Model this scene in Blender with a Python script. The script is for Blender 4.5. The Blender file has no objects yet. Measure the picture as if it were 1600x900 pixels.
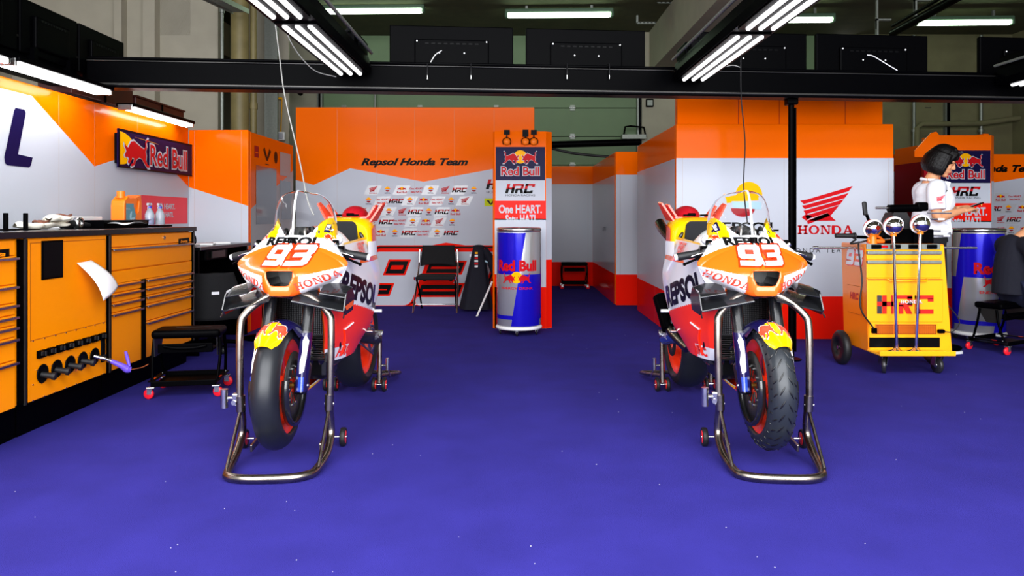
import bpy, bmesh, math, random
from mathutils import Vector, Matrix
from mathutils.bvhtree import BVHTree
from mathutils.geometry import tessellate_polygon
random.seed(7)
PI = math.pi
sc = bpy.context.scene
COL = sc.collection
# ------------------------------------------------------------------ camera, world, exposure
F, H, CX, CY = 1160.0, 1.17, 800.0, 340.0        # focal length in pixels of the 1600 wide frame, eye height
cam_d = bpy.data.cameras.new('camera'); cam = bpy.data.objects.new('camera', cam_d); COL.objects.link(cam)
cam.location = (0, 0, H); cam.rotation_euler = (PI/2, 0, 0)
cam_d.sensor_width = 36; cam_d.lens = 36*F/1600; cam_d.shift_y = -(450-CY)/1600; cam_d.clip_start = .05
sc.camera = cam
sc.view_settings.view_transform = 'Standard'; sc.view_settings.look = 'None'
sc.view_settings.exposure = 0.62; sc.view_settings.gamma = 1; sc.view_settings.use_curve_mapping = False
world = bpy.data.worlds.new('daylight'); sc.world = world; world.use_nodes = True
bgn = world.node_tree.nodes['Background']; bgn.inputs[0].default_value = (.93, .96, 1, 1); bgn.inputs[1].default_value = .62
def area(name, loc, rot, sx, sy, power, col=(1, 1, 1)):
    d = bpy.data.lights.new(name, 'AREA'); d.shape = 'RECTANGLE'; d.size = sx; d.size_y = sy; d.energy = power; d.color = col
    o = bpy.data.objects.new(name, d); COL.objects.link(o); o.location = loc; o.rotation_euler = rot
    return o
# daylight falling in through the open front of the garage
area('daylight_through_open_front', (0, -1.8, 2.0), (math.radians(84), 0, 0), 9, 2.6, 540, (.95, .97, 1))
area('skylight_above_open_front', (0, -.3, 4.4), (math.radians(28), 0, 0), 9, 2.2, 430, (.95, .97, 1))

def at(px, py, Y):
    return Vector(((px-CX)/F*Y, Y, H+(CY-py)/F*Y))

# ------------------------------------------------------------------ materials
def lin(h):
    h = h.lstrip('#'); r = [int(h[i:i+2], 16)/255 for i in (0, 2, 4)]
    return tuple((c/12.92 if c <= .04045 else ((c+.055)/1.055)**2.4) for c in r)+(1,)
MATS = {}
def mat(name, col, rough=.45, metal=0, noise=0, nscale=40, bump=0, bscale=200, coat=0, spec=.5, emit=0, trans=0, ior=1.45, alpha=1):
    m = bpy.data.materials.new(name); m.use_nodes = True; nt = m.node_tree; b = nt.nodes['Principled BSDF']
    c = lin(col) if isinstance(col, str) else col
    b.inputs['Base Color'].default_value = c; b.inputs['Roughness'].default_value = rough; b.inputs['Metallic'].default_value = metal
    b.inputs['Coat Weight'].default_value = coat; b.inputs['Coat Roughness'].default_value = .06
    b.inputs['Specular IOR Level'].default_value = spec
    b.inputs['Transmission Weight'].default_value = trans; b.inputs['IOR'].default_value = ior; b.inputs['Alpha'].default_value = alpha
    tc = nt.nodes.new('ShaderNodeTexCoord')
    n = nt.nodes.new('ShaderNodeTexNoise'); n.inputs['Scale'].default_value = nscale; n.inputs['Detail'].default_value = 4
    nt.links.new(tc.outputs['Object'], n.inputs['Vector'])
    if noise:
        r = nt.nodes.new('ShaderNodeMapRange'); r.inputs['From Min'].default_value = .3; r.inputs['From Max'].default_value = .7
        r.inputs['To Min'].default_value = 1-noise; r.inputs['To Max'].default_value = 1+noise
        nt.links.new(n.outputs['Fac'], r.inputs['Value'])
        x = nt.nodes.new('ShaderNodeVectorMath'); x.operation = 'SCALE'; x.inputs[0].default_value = c[:3]
        nt.links.new(r.outputs['Result'], x.inputs['Scale']); nt.links.new(x.outputs[0], b.inputs['Base Color'])
    if metal > .5 or rough > .3:
        r2 = nt.nodes.new('ShaderNodeMapRange'); r2.inputs['To Min'].default_value = max(0, rough-.05); r2.inputs['To Max'].default_value = min(1, rough+.05)
        nt.links.new(n.outputs['Fac'], r2.inputs['Value']); nt.links.new(r2.outputs['Result'], b.inputs['Roughness'])
    if bump:
        n2 = nt.nodes.new('ShaderNodeTexNoise'); n2.inputs['Scale'].default_value = bscale; n2.inputs['Detail'].default_value = 3
        nt.links.new(tc.outputs['Object'], n2.inputs['Vector'])
        bp = nt.nodes.new('ShaderNodeBump'); bp.inputs['Strength'].default_value = bump; bp.inputs['Distance'].default_value = .01
        nt.links.new(n2.outputs['Fac'], bp.inputs['Height']); nt.links.new(bp.outputs[0], b.inputs['Normal'])
    if emit:
        b.inputs['Emission Color'].default_value = c; b.inputs['Emission Strength'].default_value = emit
    MATS[name] = m
    return m
mat('carpet', '#302b80', .95, noise=.10, nscale=3.2, bump=.5, bscale=350, spec=.1)
mat('concrete_ground', '#8f8f8c', .9, noise=.1, nscale=3)
mat('concrete_beige', '#a9a391', .85, noise=.05, nscale=4)
mat('concrete_olive', '#6e6a4c', .85, noise=.12, nscale=3)
mat('ceiling_concrete', '#4b4930', .9, noise=.15, nscale=5)
mat('door_green', '#6f8563', .6, noise=.04, nscale=3)
mat('pipe_olive', '#7a6f45', .5, noise=.15, nscale=6)
mat('galvanised', '#8b9088', .45, .6, noise=.1)
mat('p_orange', '#ff6a00', .14, spec=.05)
mat('p_white', '#bfc3cd', .14, spec=.05)
mat('p_red', '#f21a0a', .14, spec=.05)
mat('p_navy', '#16103c', .25, spec=.05)
mat('p_seam', '#9a9a98', .5)
mat('p_joint', '#b3998a', .4)
mat('p_grey', '#a9a9a8', .25, spec=.1)
mat('p_black', '#0a0a0b', .3, spec=.05)
mat('p_darkred', '#a01420', .3, spec=.05)
mat('p_yellow', '#ffb400', .25, spec=.05)
mat('p_honda', '#c4141c', .3, spec=.05)
mat('p_pink', '#f04a55', .25, spec=.05)
mat('p_ltblue', '#a9cbd8', .25, spec=.05)
mat('p_green', '#c8d400', .3, spec=.05)
mat('window_dark', '#3f4146', .12, coat=.5)
mat('black_metal', '#020203', .35, spec=.02, noise=.1)
mat('black_plastic', '#020203', .4, spec=.025, noise=.1)
mat('black_rubber', '#121214', .55, noise=.1)
mat('black_cloth', '#0b0b0e', .9, bump=.2)
mat('rail_metal', '#3b3a38', .3, .7)
mat('cab_orange', '#ff9200', .28, spec=.2)
mat('worktop', '#101012', .25, noise=.4, nscale=90)
mat('steel', '#c8c8c6', .25, 1, noise=.05)
mat('raw_steel', '#8f867c', .28, 1, noise=.2, nscale=14)
mat('chrome', '#f4f4f4', .06, 1)
mat('white_paint', '#f2f2f2', .35)
mat('white_cloth', '#f4f4f6', .9, bump=.1)
mat('tube_light', '#ffffff', .4, emit=1.7)
mat('tube_wall', '#ffffff', .4, emit=17)
mat('tube_ceiling', (.72, 1, .68, 1), .4, emit=7)
mat('lamp_body', '#4e6a52', .5)
mat('led_white', '#ffffff', .4, emit=5)
mat('glass', '#ffffff', .02, trans=1, ior=1.12)
# motorcycle paint
mat('b_white', '#e6e6e9', .2, coat=.6)
mat('b_orange', '#ff6410', .22, coat=.6)
mat('b_red', '#ff3208', .22, coat=.6)
mat('b_coral', '#ff4a30', .25, coat=.5)
mat('b_yellow', '#ffc400', .22, coat=.6)
mat('b_navy', '#171246', .2, coat=.6)
mat('b_blue', '#2a46a8', .2, coat=.6)
mat('b_black', '#0b0b0c', .3, coat=.3)
mat('carbon', '#17181a', .25, coat=.6, noise=.5, nscale=300)
mat('slick_tyre', '#1a1c20', .38, noise=.1, nscale=12)
mat('rain_tyre', '#22262b', .34, noise=.1, nscale=12)
mat('rim_red', '#ff3512', .3, coat=.4)
mat('disc', '#2b2927', .5, .3, noise=.2)
mat('gold', '#a58a3f', .3, 1)
mat('foam', '#1b1b1e', .95, bump=.3, bscale=500)
mat('mesh_grey', '#67676a', .5, .6)
mat('engine_grey', '#4b4a4c', .4, .8, noise=.2)
mat('titanium', '#7d7a6a', .25, 1, noise=.2)
mat('hr_yellow', '#ffae00', .3, coat=.3)
mat('hr_side', '#ff8a10', .3, coat=.3)
mat('can_blue', '#1a12b8', .2, .2, coat=.15, spec=.2)
mat('can_silver', '#c4c4c6', .22, .65)
mat('skin', '#d9976c', .55, noise=.05)
mat('hair', '#070404', .5, spec=.25, noise=.3, nscale=120, bump=.4, bscale=60)
mat('polo', '#eceef4', .85, bump=.1)
mat('navy_cloth', '#090a1a', .85, bump=.2)
mat('denim', '#0d1330', .85, bump=.2)
mat('purple_paint', '#6a4fd0', .35)
mat('copper', '#b5653a', .3, 1)
mat('oil_orange', '#ff7a10', .35)
mat('label_teal', '#5b93a0', .4)
mat('cream_cloth', '#e9e3d4', .9, bump=.3, bscale=120)
mat('brown_trim', '#6b3e2e', .8)
mat('red_rubber', '#e81c2c', .35)
mat('blue_liquid', '#3d3fd0', .15, trans=.4)
mat('clear_plastic', '#dfe9f2', .1, trans=.7)
mat('cable_grey', '#9b9b96', .5)

# ------------------------------------------------------------------ mesh builder
def catmull(pts, n=8, closed=False):
    P = [Vector(p) for p in pts]; out = []; L = len(P)
    rng = range(L) if closed else range(L-1)
    for i in rng:
        p1, p2 = P[i], P[(i+1) % L]
        p0 = P[i-1] if (closed or i > 0) else p1*2-p2
        p3 = P[(i+2) % L] if (closed or i+2 < L) else p2*2-p1
        for k in range(n):
            t = k/n
            out.append(.5*((2*p1)+(p2-p0)*t+(2*p0-5*p1+4*p2-p3)*t*t+(3*p1-p0-3*p2+p3)*t*t*t))
    if not closed: out.append(P[-1])
    return out
def rot_to(d):
    return Vector((0, 0, 1)).rotation_difference(Vector(d).normalized()).to_matrix().to_4x4()
class MB:
    def __init__(s): s.v = []; s.f = []; s.m = []; s.sm = []; s.M = Matrix.Identity(4)
    def add(s, vs, fs, m, smooth=True, M=None):
        b = len(s.v); T = s.M if M is None else s.M @ M
        s.v += [tuple(T @ Vector(v)) for v in vs]
        for i, f in enumerate(fs):
            s.f.append([b+k for k in f]); s.m.append(m[i] if isinstance(m, list) else m); s.sm.append(smooth)
        return s
    def box(s, c, sz, m, rot=None, bev=0, seg=2):
        M = Matrix.Translation(Vector(c))
        if rot is not None: M = M @ (Matrix.Rotation(rot[2], 4, 'Z') @ Matrix.Rotation(rot[1], 4, 'Y') @ Matrix.Rotation(rot[0], 4, 'X') if isinstance(rot, tuple) else rot)
        x, y, z = [k/2 for k in sz]
        if not bev:
            vs = [(-x, -y, -z), (x, -y, -z), (x, y, -z), (-x, y, -z), (-x, -y, z), (x, -y, z), (x, y, z), (-x, y, z)]
            return s.add(vs, [(3, 2, 1, 0), (4, 5, 6, 7), (0, 1, 5, 4), (1, 2, 6, 5), (2, 3, 7, 6), (3, 0, 4, 7)], m, False, M)
        bm = bmesh.new(); bmesh.ops.create_cube(bm, size=1)
        for v in bm.verts: v.co = Vector((v.co.x*sz[0], v.co.y*sz[1], v.co.z*sz[2]))
        bmesh.ops.bevel(bm, geom=bm.edges[:], offset=min(bev, min(sz)*.49), segments=seg, affect='EDGES', profile=.5)
        bm.verts.index_update()
        s.add([v.co[:] for v in bm.verts], [[v.index for v in f.verts] for f in bm.faces], m, False, M); bm.free()
        return s
    def cyl(s, a, b, r, m, r2=None, seg=20, caps=True):
        a, b = Vector(a), Vector(b); r2 = r if r2 is None else r2; R = rot_to(b-a); L = (b-a).length
        vs = [(r*math.cos(2*PI*k/seg), r*math.sin(2*PI*k/seg), 0) for k in range(seg)]+[(r2*math.cos(2*PI*k/seg), r2*math.sin(2*PI*k/seg), L) for k in range(seg)]
        M = Matrix.Translation(a) @ R
        s.add(vs, [(k, (k+1) % seg, seg+(k+1) % seg, seg+k) for k in range(seg)], m, True, M)
        if caps:
            s.add(vs, [list(range(seg))[::-1], list(range(seg, 2*seg))], m, False, M)
        return s
    def tube(s, pts, r, m, seg=12, smooth=0, closed=False, caps=True, flat=1.0):
        P = catmull(pts, smooth, closed) if smooth else [Vector(p) for p in pts]
        n = len(P); rr = r if isinstance(r, (list, tuple)) else None
        vs = []; up = None
        for i, p in enumerate(P):
            t = ((P[(i+1) % n]-P[i-1]) if closed else (P[min(i+1, n-1)]-P[max(i-1, 0)])).normalized()
            if up is None: up = Vector((0, 0, 1)) if abs(t.z) < .9 else Vector((1, 0, 0))
            u = (up-t*up.dot(t)).normalized(); w = t.cross(u); up = u
            if rr:
                q = i/(n-1)*(len(rr)-1); k = min(int(q), len(rr)-2); rad = rr[k]+(rr[k+1]-rr[k])*(q-k)
            else: rad = r
            for k in range(seg):
                a = 2*PI*k/seg; vs.append(p+u*math.cos(a)*rad*flat+w*math.sin(a)*rad)
        fs = []
        for i in range(n if closed else n-1):
            j = (i+1) % n
            for k in range(seg): fs.append((i*seg+k, i*seg+(k+1) % seg, j*seg+(k+1) % seg, j*seg+k))
        s.add(vs, fs, m)
        if caps and not closed: s.add(vs[:seg]+vs[-seg:], [list(range(seg))[::-1], list(range(seg, 2*seg))], m, False)
        return s
    def lathe(s, prof, m, c=(0, 0, 0), axis=(0, 0, 1), seg=40, smooth=True, a0=0, a1=2*PI, closed=False):
        M = Matrix.Translation(Vector(c)) @ rot_to(axis); full = abs(a1-a0-2*PI) < 1e-6; n = seg if full else seg+1
        vs = [(r*math.cos(a0+(a1-a0)*k/seg), r*math.sin(a0+(a1-a0)*k/seg), h) for r, h in prof for k in range(n)]
        fs = []; L = len(prof)
        for i in range(L if closed else L-1):
            j = (i+1) % L
            for k in range(seg):
                k2 = (k+1) % n; fs.append((i*n+k, i*n+k2, j*n+k2, j*n+k))
        if isinstance(m, list): m = [m[i] for i in range(L if closed else L-1) for k in range(seg)]
        return s.add(vs, fs, m, smooth, M)
    def ell(s, c, r, m, rot=None, seg=20, rings=12):
        M = Matrix.Translation(Vector(c))
        if rot is not None: M = M @ rot
        r = (r, r, r) if isinstance(r, (int, float)) else r
        vs = []; fs = []
        for i in range(rings+1):
            t = PI*i/rings
            for k in range(seg): vs.append((r[0]*math.sin(t)*math.cos(2*PI*k/seg), r[1]*math.sin(t)*math.sin(2*PI*k/seg), r[2]*math.cos(t)))
        for i in range(rings):
            for k in range(seg): fs.append((i*seg+k, (i+1)*seg+k, (i+1)*seg+(k+1) % seg, i*seg+(k+1) % seg))
        return s.add(vs, fs, m, True, M)
    def loft(s, rings, m, closed=True, caps=False, smooth=True):
        n = len(rings[0]); vs = [p for r in rings for p in r]; fs = []
        for i in range(len(rings)-1):
            for k in range(n if closed else n-1):
                k2 = (k+1) % n; fs.append((i*n+k, i*n+k2, (i+1)*n+k2, (i+1)*n+k))
        s.add(vs, fs, m, smooth)
        if caps: s.add(list(rings[0])+list(rings[-1]), [list(range(n))[::-1], list(range(n, 2*n))], m, False)
        return s
    def prism(s, pts, t, m, M=None):
        """outline in local XY, extruded +Z by t"""
        n = len(pts); tri = tessellate_polygon([[Vector((p[0], p[1], 0)) for p in pts]])
        vs = [(p[0], p[1], 0) for p in pts]+[(p[0], p[1], t) for p in pts]
        area2 = sum(pts[i-1][0]*pts[i][1]-pts[i][0]*pts[i-1][1] for i in range(n))
        fs = [tuple(x) for x in tri]+[tuple(k+n for k in x) for x in tri]+[(i-1 if i else n-1, i, i+n, (i-1 if i else n-1)+n) for i in range(n)]
        s.add(vs, fs, m, False, M); return s
    def grid(s, fn, nu, nv, m, smooth=True):
        vs = [fn(i/nu, j/nv) for i in range(nu+1) for j in range(nv+1)]
        fs = [(i*(nv+1)+j, (i+1)*(nv+1)+j, (i+1)*(nv+1)+j+1, i*(nv+1)+j+1) for i in range(nu) for j in range(nv)]
        mm = m if isinstance(m, str) else [m((i+.5)/nu, (j+.5)/nv) for i in range(nu) for j in range(nv)]
        return s.add(vs, fs, mm, smooth)
    def build(s, name, parent=None, loc=(0, 0, 0), rz=0, normals=True):
        me = bpy.data.meshes.new(name); me.from_pydata(s.v, [], s.f)
        names = list(dict.fromkeys(s.m)); ix = {n: i for i, n in enumerate(names)}
        for n in names: me.materials.append(MATS[n])
        me.polygons.foreach_set('material_index', [ix[n] for n in s.m]); me.polygons.foreach_set('use_smooth', s.sm)
        if normals:
            bm = bmesh.new(); bm.from_mesh(me); bmesh.ops.recalc_face_normals(bm, faces=bm.faces[:]); bm.to_mesh(me); bm.free()
        me.update(); o = bpy.data.objects.new(name, me); COL.objects.link(o)
        if parent is not None: o.parent = parent
        o.location = loc; o.rotation_euler = (0, 0, rz)
        return o
def thing(name, label, cat, loc=(0, 0, 0), rz=0, group=None):
    o = bpy.data.objects.new(name, None); COL.objects.link(o); o.location = loc; o.rotation_euler = (0, 0, rz)
    o.empty_display_size = .1
    o['label'] = label; o['category'] = cat
    if group: o['group'] = group
    return o
def tag(o, label, cat, group=None):
    o['label'] = label; o['category'] = cat
    if group: o['group'] = group
    return o
def struct(o): o['kind'] = 'structure'; return o
KIDS = {}
def dup(root, loc=None, rz=None, label=None):
    def rec(o, par):
        c = o.copy(); COL.objects.link(c)
        if par is not None: c.parent = par
        for ch in [x for x in COL.objects if x.parent == o]: rec(ch, c)
        return c
    r = rec(root, None)
    if loc is not None: r.location = loc
    if rz is not None: r.rotation_euler = (0, 0, rz)
    if label: r['label'] = label
    return r

# ------------------------------------------------------------------ flat lettering and marks
GC = {}
def glyphs(txt, bold=0, shear=0, space=1.0):
    k = (txt, bold, shear, space)
    if k not in GC:
        cu = bpy.data.curves.new('lettering', 'FONT'); cu.body = txt; cu.offset = bold; cu.shear = shear; cu.space_character = space
        cu.resolution_u = 3; cu.fill_mode = 'FRONT'
        o = bpy.data.objects.new('lettering', cu); COL.objects.link(o)
        dg = bpy.context.evaluated_depsgraph_get(); me = bpy.data.meshes.new_from_object(o.evaluated_get(dg))
        vs = [(v.co.x, v.co.y) for v in me.vertices]; fs = [tuple(p.vertices) for p in me.polygons]
        bpy.data.objects.remove(o); bpy.data.curves.remove(cu); bpy.data.meshes.remove(me)
        GC[k] = (vs, fs)
    return GC[k]
class Dec:
    """flat artwork: list of (verts2d, faces, material, layer)"""
    def __init__(s): s.it = []
    def tri(s, loops, m, z=1):
        T = tessellate_polygon([[Vector((p[0], p[1], 0)) for p in l] for l in loops]); vs = [(p[0], p[1]) for l in loops for p in l]
        s.it.append((vs, [tuple(t) for t in T], m, z)); return s
    def poly(s, pts, m, z=1): return s.tri([pts], m, z)
    def rect(s, x0, y0, x1, y1, m, z=1): return s.poly([(x0, y0), (x1, y0), (x1, y1), (x0, y1)], m, z)
    def circ(s, x, y, rx, m, z=1, ry=None, a0=0, a1=2*PI, n=28):
        ry = rx if ry is None else ry
        return s.poly([(x+rx*math.cos(a0+(a1-a0)*k/n), y+ry*math.sin(a0+(a1-a0)*k/n)) for k in range(n if abs(a1-a0-2*PI) < 1e-6 else n+1)], m, z)
    def text(s, txt, x, y, h, m, w=None, bold=0, shear=0, z=1, space=1.0, ref=None):
        """centred at x,y; cap height h; optional width w"""
        vs, fs = glyphs(txt, bold, shear, space)
        rv, _ = glyphs(ref or txt, 0, shear, space)
        xs = [v[0] for v in rv]; x0, x1 = min(xs), max(xs); cap = .72
        k = h/cap; kx = k if w is None else w/(x1-x0)
        s.it.append(([(x+(v[0]-(x0+x1)/2)*kx, y+(v[1]-cap/2)*k) for v in vs], fs, m, z)); return s
    def sub(s, d, x, y, k=1.0, kx=None, dz=0, rot=0):
        kx = k if kx is None else kx; c, q = math.cos(rot), math.sin(rot)
        for vs, fs, m, z in d.it:
            s.it.append(([(x+(v[0]*kx)*c-(v[1]*k)*q, y+(v[0]*kx)*q+(v[1]*k)*c) for v in vs], fs, m, z+dz))
        return s
    def put(s, mb, fn, eps=.0012, maxe=None, flip=False):
        for vs, fs, m, z in s.it:
            if maxe:
                bm = bmesh.new(); V = [bm.verts.new((v[0], v[1], 0)) for v in vs]
                for f in fs:
                    try: bm.faces.new([V[i] for i in f])
                    except ValueError: pass
                bmesh.ops.triangulate(bm, faces=bm.faces[:])
                for _ in range(7):
                    es = [e for e in bm.edges if e.calc_length() > maxe]
                    if not es: break
                    bmesh.ops.subdivide_edges(bm, edges=es, cuts=1); bmesh.ops.triangulate(bm, faces=bm.faces[:])
                bm.verts.index_update(); vs = [(v.co.x, v.co.y) for v in bm.verts]; fs = [tuple(v.index for v in f.verts) for f in bm.faces]; bm.free()
            P = [fn(v[0], v[1], z*eps) for v in vs]
            ok = [f for f in fs if all(P[i] is not None for i in f)]
            mb.add([p if p is not None else (0, 0, 0) for p in P], ok, m, maxe is not None)
        return s
def plane(o, U, V):
    o, U, V = Vector(o), Vector(U), Vector(V); N = U.cross(V).normalized()
    return lambda u, v, e: o+U*u+V*v+N*e
def honda_wing(m='p_honda'):
    d = Dec()      # unit height 1, about 1.5 wide
    for i, (xt, yt, dx) in enumerate([(1.50, 1.0, 0), (1.38, .80, 0), (1.24, .62, 0), (1.10, .45, 0), (.98, .31, 0)]):
        yb = .60-.145*i
        d.poly([(xt, yt), (xt-.12, yt-.15), (.05+.03*i, yb-.12), (-.06+.05*i, yb-.02), (.1+.02*i, yb)], m)
    d.poly([(.2, .0), (.45, .13), (.75, .22), (1.0, .0)], m); d.poly([(-.02, .1), (.12, 0), (.3, .12), (.12, .2)], m)
    return d
def slab(word, m, h=1.0, z=1):
    """slab serif capitals H O N D A"""
    d = Dec(); x = 0; t = .2; sf = .09
    for ch in word:
        if ch == 'H':
            for a in (.1, .68):
                d.rect(x+a, 0, x+a+t, 1, m, z)
                d.rect(x+a-.1, 0, x+a+t+.1, sf*1.6, m, z); d.rect(x+a-.1, 1-sf*1.6, x+a+t+.1, 1, m, z)
            d.rect(x+.2, .42, x+.8, .56, m, z); x += 1.1
        elif ch == 'O':
            n = 24; o = [(x+.5+.52*math.cos(2*PI*k/n), .5+.52*math.sin(2*PI*k/n)) for k in range(n)]; i = [(x+.5+.28*math.cos(-2*PI*k/n), .5+.38*math.sin(-2*PI*k/n)) for k in range(n)]
            d.tri([o, i], m, z); x += 1.14
        elif ch == 'N':
            d.rect(x+.1, 0, x+.22, 1, m, z); d.rect(x+.78, 0, x+.9, 1, m, z); d.poly([(x+.1, 1), (x+.34, 1), (x+.9, 0), (x+.7, 0)], m, z)
            d.rect(x, 0, x+.34, .13, m, z); d.rect(x+.64, .87, x+1.0, 1, m, z); d.rect(x, .87, x+.3, 1, m, z); x += 1.1
        elif ch == 'D':
            n = 14; o = [(x+0, 0)]+[(x+.45+.5*math.cos(-PI/2+PI*k/n), .5+.5*math.sin(-PI/2+PI*k/n)) for k in range(n+1)]+[(x+0, 1)]
            i = [(x+.3, .14), (x+.3, .86)]+[(x+.42+.3*math.cos(PI/2-PI*k/n), .5+.36*math.sin(PI/2-PI*k/n)) for k in range(n+1)]
            d.tri([o, i], m, z); x += 1.08
        elif ch == 'A':
            d.poly([(x+.42, 1), (x+.62, 1), (x+1.0, 0), (x+.74, 0)], m, z); d.poly([(x+.42, 1), (x+.54, .9), (x+.22, 0), (x+.08, 0)], m, z)
            d.rect(x+.24, .28, x+.8, .4, m, z); d.rect(x-.02, 0, x+.34, .12, m, z); d.rect(x+.62, 0, x+1.1, .12, m, z); x += 1.1
    r = Dec(); r.sub(d, -x/2*h, -h/2, h); return r
def hrc(top='p_honda', bot='p_black', h=1.0):
    """slanted H R C monogram, two tone; unit height"""
    d = Dec(); sh = .28
    def P(pts, lo, hi, m):
        d.poly([(x+sh*y, y) for x, y in pts], m)
    def R(x0, y0, x1, y1):
        if y0 < .5 < y1: P([(x0, y0), (x1, y0), (x1, .5), (x0, .5)], 0, 0, bot); P([(x0, .5), (x1, .5), (x1, y1), (x0, y1)], 0, 0, top)
        else: P([(x0, y0), (x1, y0), (x1, y1), (x0, y1)], 0, 0, top if y0 >= .5 else bot)
    R(-1.6, 0, -1.28, 1); R(-.98, 0, -.66, 1); R(-1.4, .40, -.7, .62)
    R(-.56, 0, -.26, .42); R(-.66, .78, .24, 1); R(.0, .5, .28, .9); R(-.5, .34, .18, .54)
    P([(-.06, .4), (.22, .4), (.42, 0), (.1, 0)], 0, 0, bot)
    R(.44, .0, .74, 1); R(.44, .78, 1.5, 1); R(.44, 0, 1.42, .22); R(1.2, .68, 1.5, .8); R(1.14, .2, 1.42, .32)
    r = Dec(); r.sub(d, -.1*h, -h/2, h); return r
BULL = [(-1.0, -.18), (-.93, -.30), (-.80, -.26), (-.70, -.34), (-.78, -.52), (-.66, -.60), (-.52, -.44), (-.44, -.26), (-.30, -.30), (-.36, -.52), (-.56, -.62), (-.50, -.72), (-.26, -.62), (-.14, -.36), (.08, -.22), (.30, -.26), (.46, -.44), (.70, -.66), (.92, -.66), (.90, -.56), (.74, -.50), (.62, -.30), (.66, -.06), (.60, .14), (.70, .34), (.66, .58), (.82, .74), (.72, .80), (.56, .62), (.58, .38), (.48, .26), (.25, .32), (-.05, .46), (-.30, .58), (-.52, .52), (-.66, .34), (-.74, .20), (-.90, .26), (-1.0, .40), (-1.02, .22), (-.92, .10), (-.88, .0)]
def bull(m='p_honda', edge='p_white', flip=1, z=3):
    d = Dec()
    if edge: d.poly([(flip*x*1.08, y*1.15) for x, y in BULL], edge, z-1)
    d.poly([(flip*x, y) for x, y in BULL], m, z); return d
def redbull(two=True, txt=True, white='p_white', sun='p_yellow', red='p_honda', edge=True):
    """two charging bulls before a sun, words below; about 2.6 wide, 1.6 high around the origin"""
    d = Dec(); d.circ(0, .38, .42, sun, 2)
    d.sub(bull(red, white if edge else None, 1, 4), .62, .3, .5); d.sub(bull(red, white if edge else None, -1, 4), -.62, .3, .5)
    if txt:
        if edge: d.text('Red Bull', 0, -.50, .54, white, w=2.36, bold=.075, z=2, ref='Red Bull')
        d.text('Red Bull', 0, -.50, .54, red, w=2.36, bold=.02, z=3)
    return d
def repsol_mark(txt=True):
    d = Dec(); d.circ(0, .25, .5, 'p_yellow', 1, ry=.5, a0=0, a1=PI); d.rect(-.62, .18, .62, .34, 'p_orange', 2); d.rect(-.5, .02, .62, .17, 'p_white', 2)
    d.circ(0, .05, .42, 'p_darkred', 1, ry=.4, a0=PI, a1=2*PI)
    if txt: d.text('REPSOL', 0, -.62, .26, 'p_navy', bold=.02)
    return d
def oneheart(m='p_white', size=1.0):
    d = Dec(); d.text('One HEART.', 0, .5, .58, m, bold=.03); d.text('Satu HATI.', 0, -.42, .58, m, bold=.03); r = Dec(); r.sub(d, 0, 0, size); return r
def rrect(x0, y0, x1, y1, r, sh=0, n=5):
    pts = []
    for cx, cy, a in ((x1-r, y0+r, -PI/2), (x1-r, y1-r, 0), (x0+r, y1-r, PI/2), (x0+r, y0+r, PI)):
        for k in range(n+1): q = a+PI/2*k/n; pts.append((cx+r*math.cos(q), cy+r*math.sin(q)))
    return [(x+sh*y, y) for x, y in pts]
def num93(fill='b_white', edge='b_red', black=None, z=1, e=.05):
    """slanted block 93; height 1, about 2.3 wide"""
    d = Dec(); sh = .28
    def S(pts, m, zz): d.poly([(x+sh*y, y) for x, y in pts], m, zz)
    def T(loops, m, zz): d.tri([[(x+sh*y, y) for x, y in l] for l in loops], m, zz)
    nine = [(-1.1, 0), (-.22, 0), (-.08, .1), (-.08, .9), (-.2, 1), (-1.0, 1), (-1.14, .88), (-1.14, .42), (-1.0, .32), (-.42, .32), (-.42, .24), (-1.1, .24)]
    hole = [(-.82, .54), (-.82, .76), (-.42, .76), (-.42, .54)]
    three = [(.08, 0), (.98, 0), (1.12, .1), (1.12, .42), (1.02, .5), (1.12, .6), (1.12, .88), (1.0, 1), (.08, 1), (.08, .76), (.78, .76), (.78, .61), (.26, .61), (.26, .40), (.78, .40), (.78, .24), (.08, .24)]
    def grow(p, k, cx): 
        n = len(p); out = []
        ar = sum(p[i-1][0]*p[i][1]-p[i][0]*p[i-1][1] for i in range(n)); sg = 1 if ar > 0 else -1
        for i in range(n):
            a, b, c = Vector(p[i-1]), Vector(p[i]), Vector(p[(i+1) % n]); n1 = Vector(((b-a).y, -(b-a).x)).normalized()*sg; n2 = Vector(((c-b).y, -(c-b).x)).normalized()*sg
            q = (n1+n2); q = q/max(.35, q.dot(n1)); out.append((b.x+q.x*k, b.y+q.y*k))
        return out
    for p in (nine, three):
        if black: S(grow(p, e*2.1, 0), black, z); 
        S(grow(p, e, 0), edge, z+1)
    T([nine, hole[::-1]], fill, z+2); S(three, fill, z+2)
    return d
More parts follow.
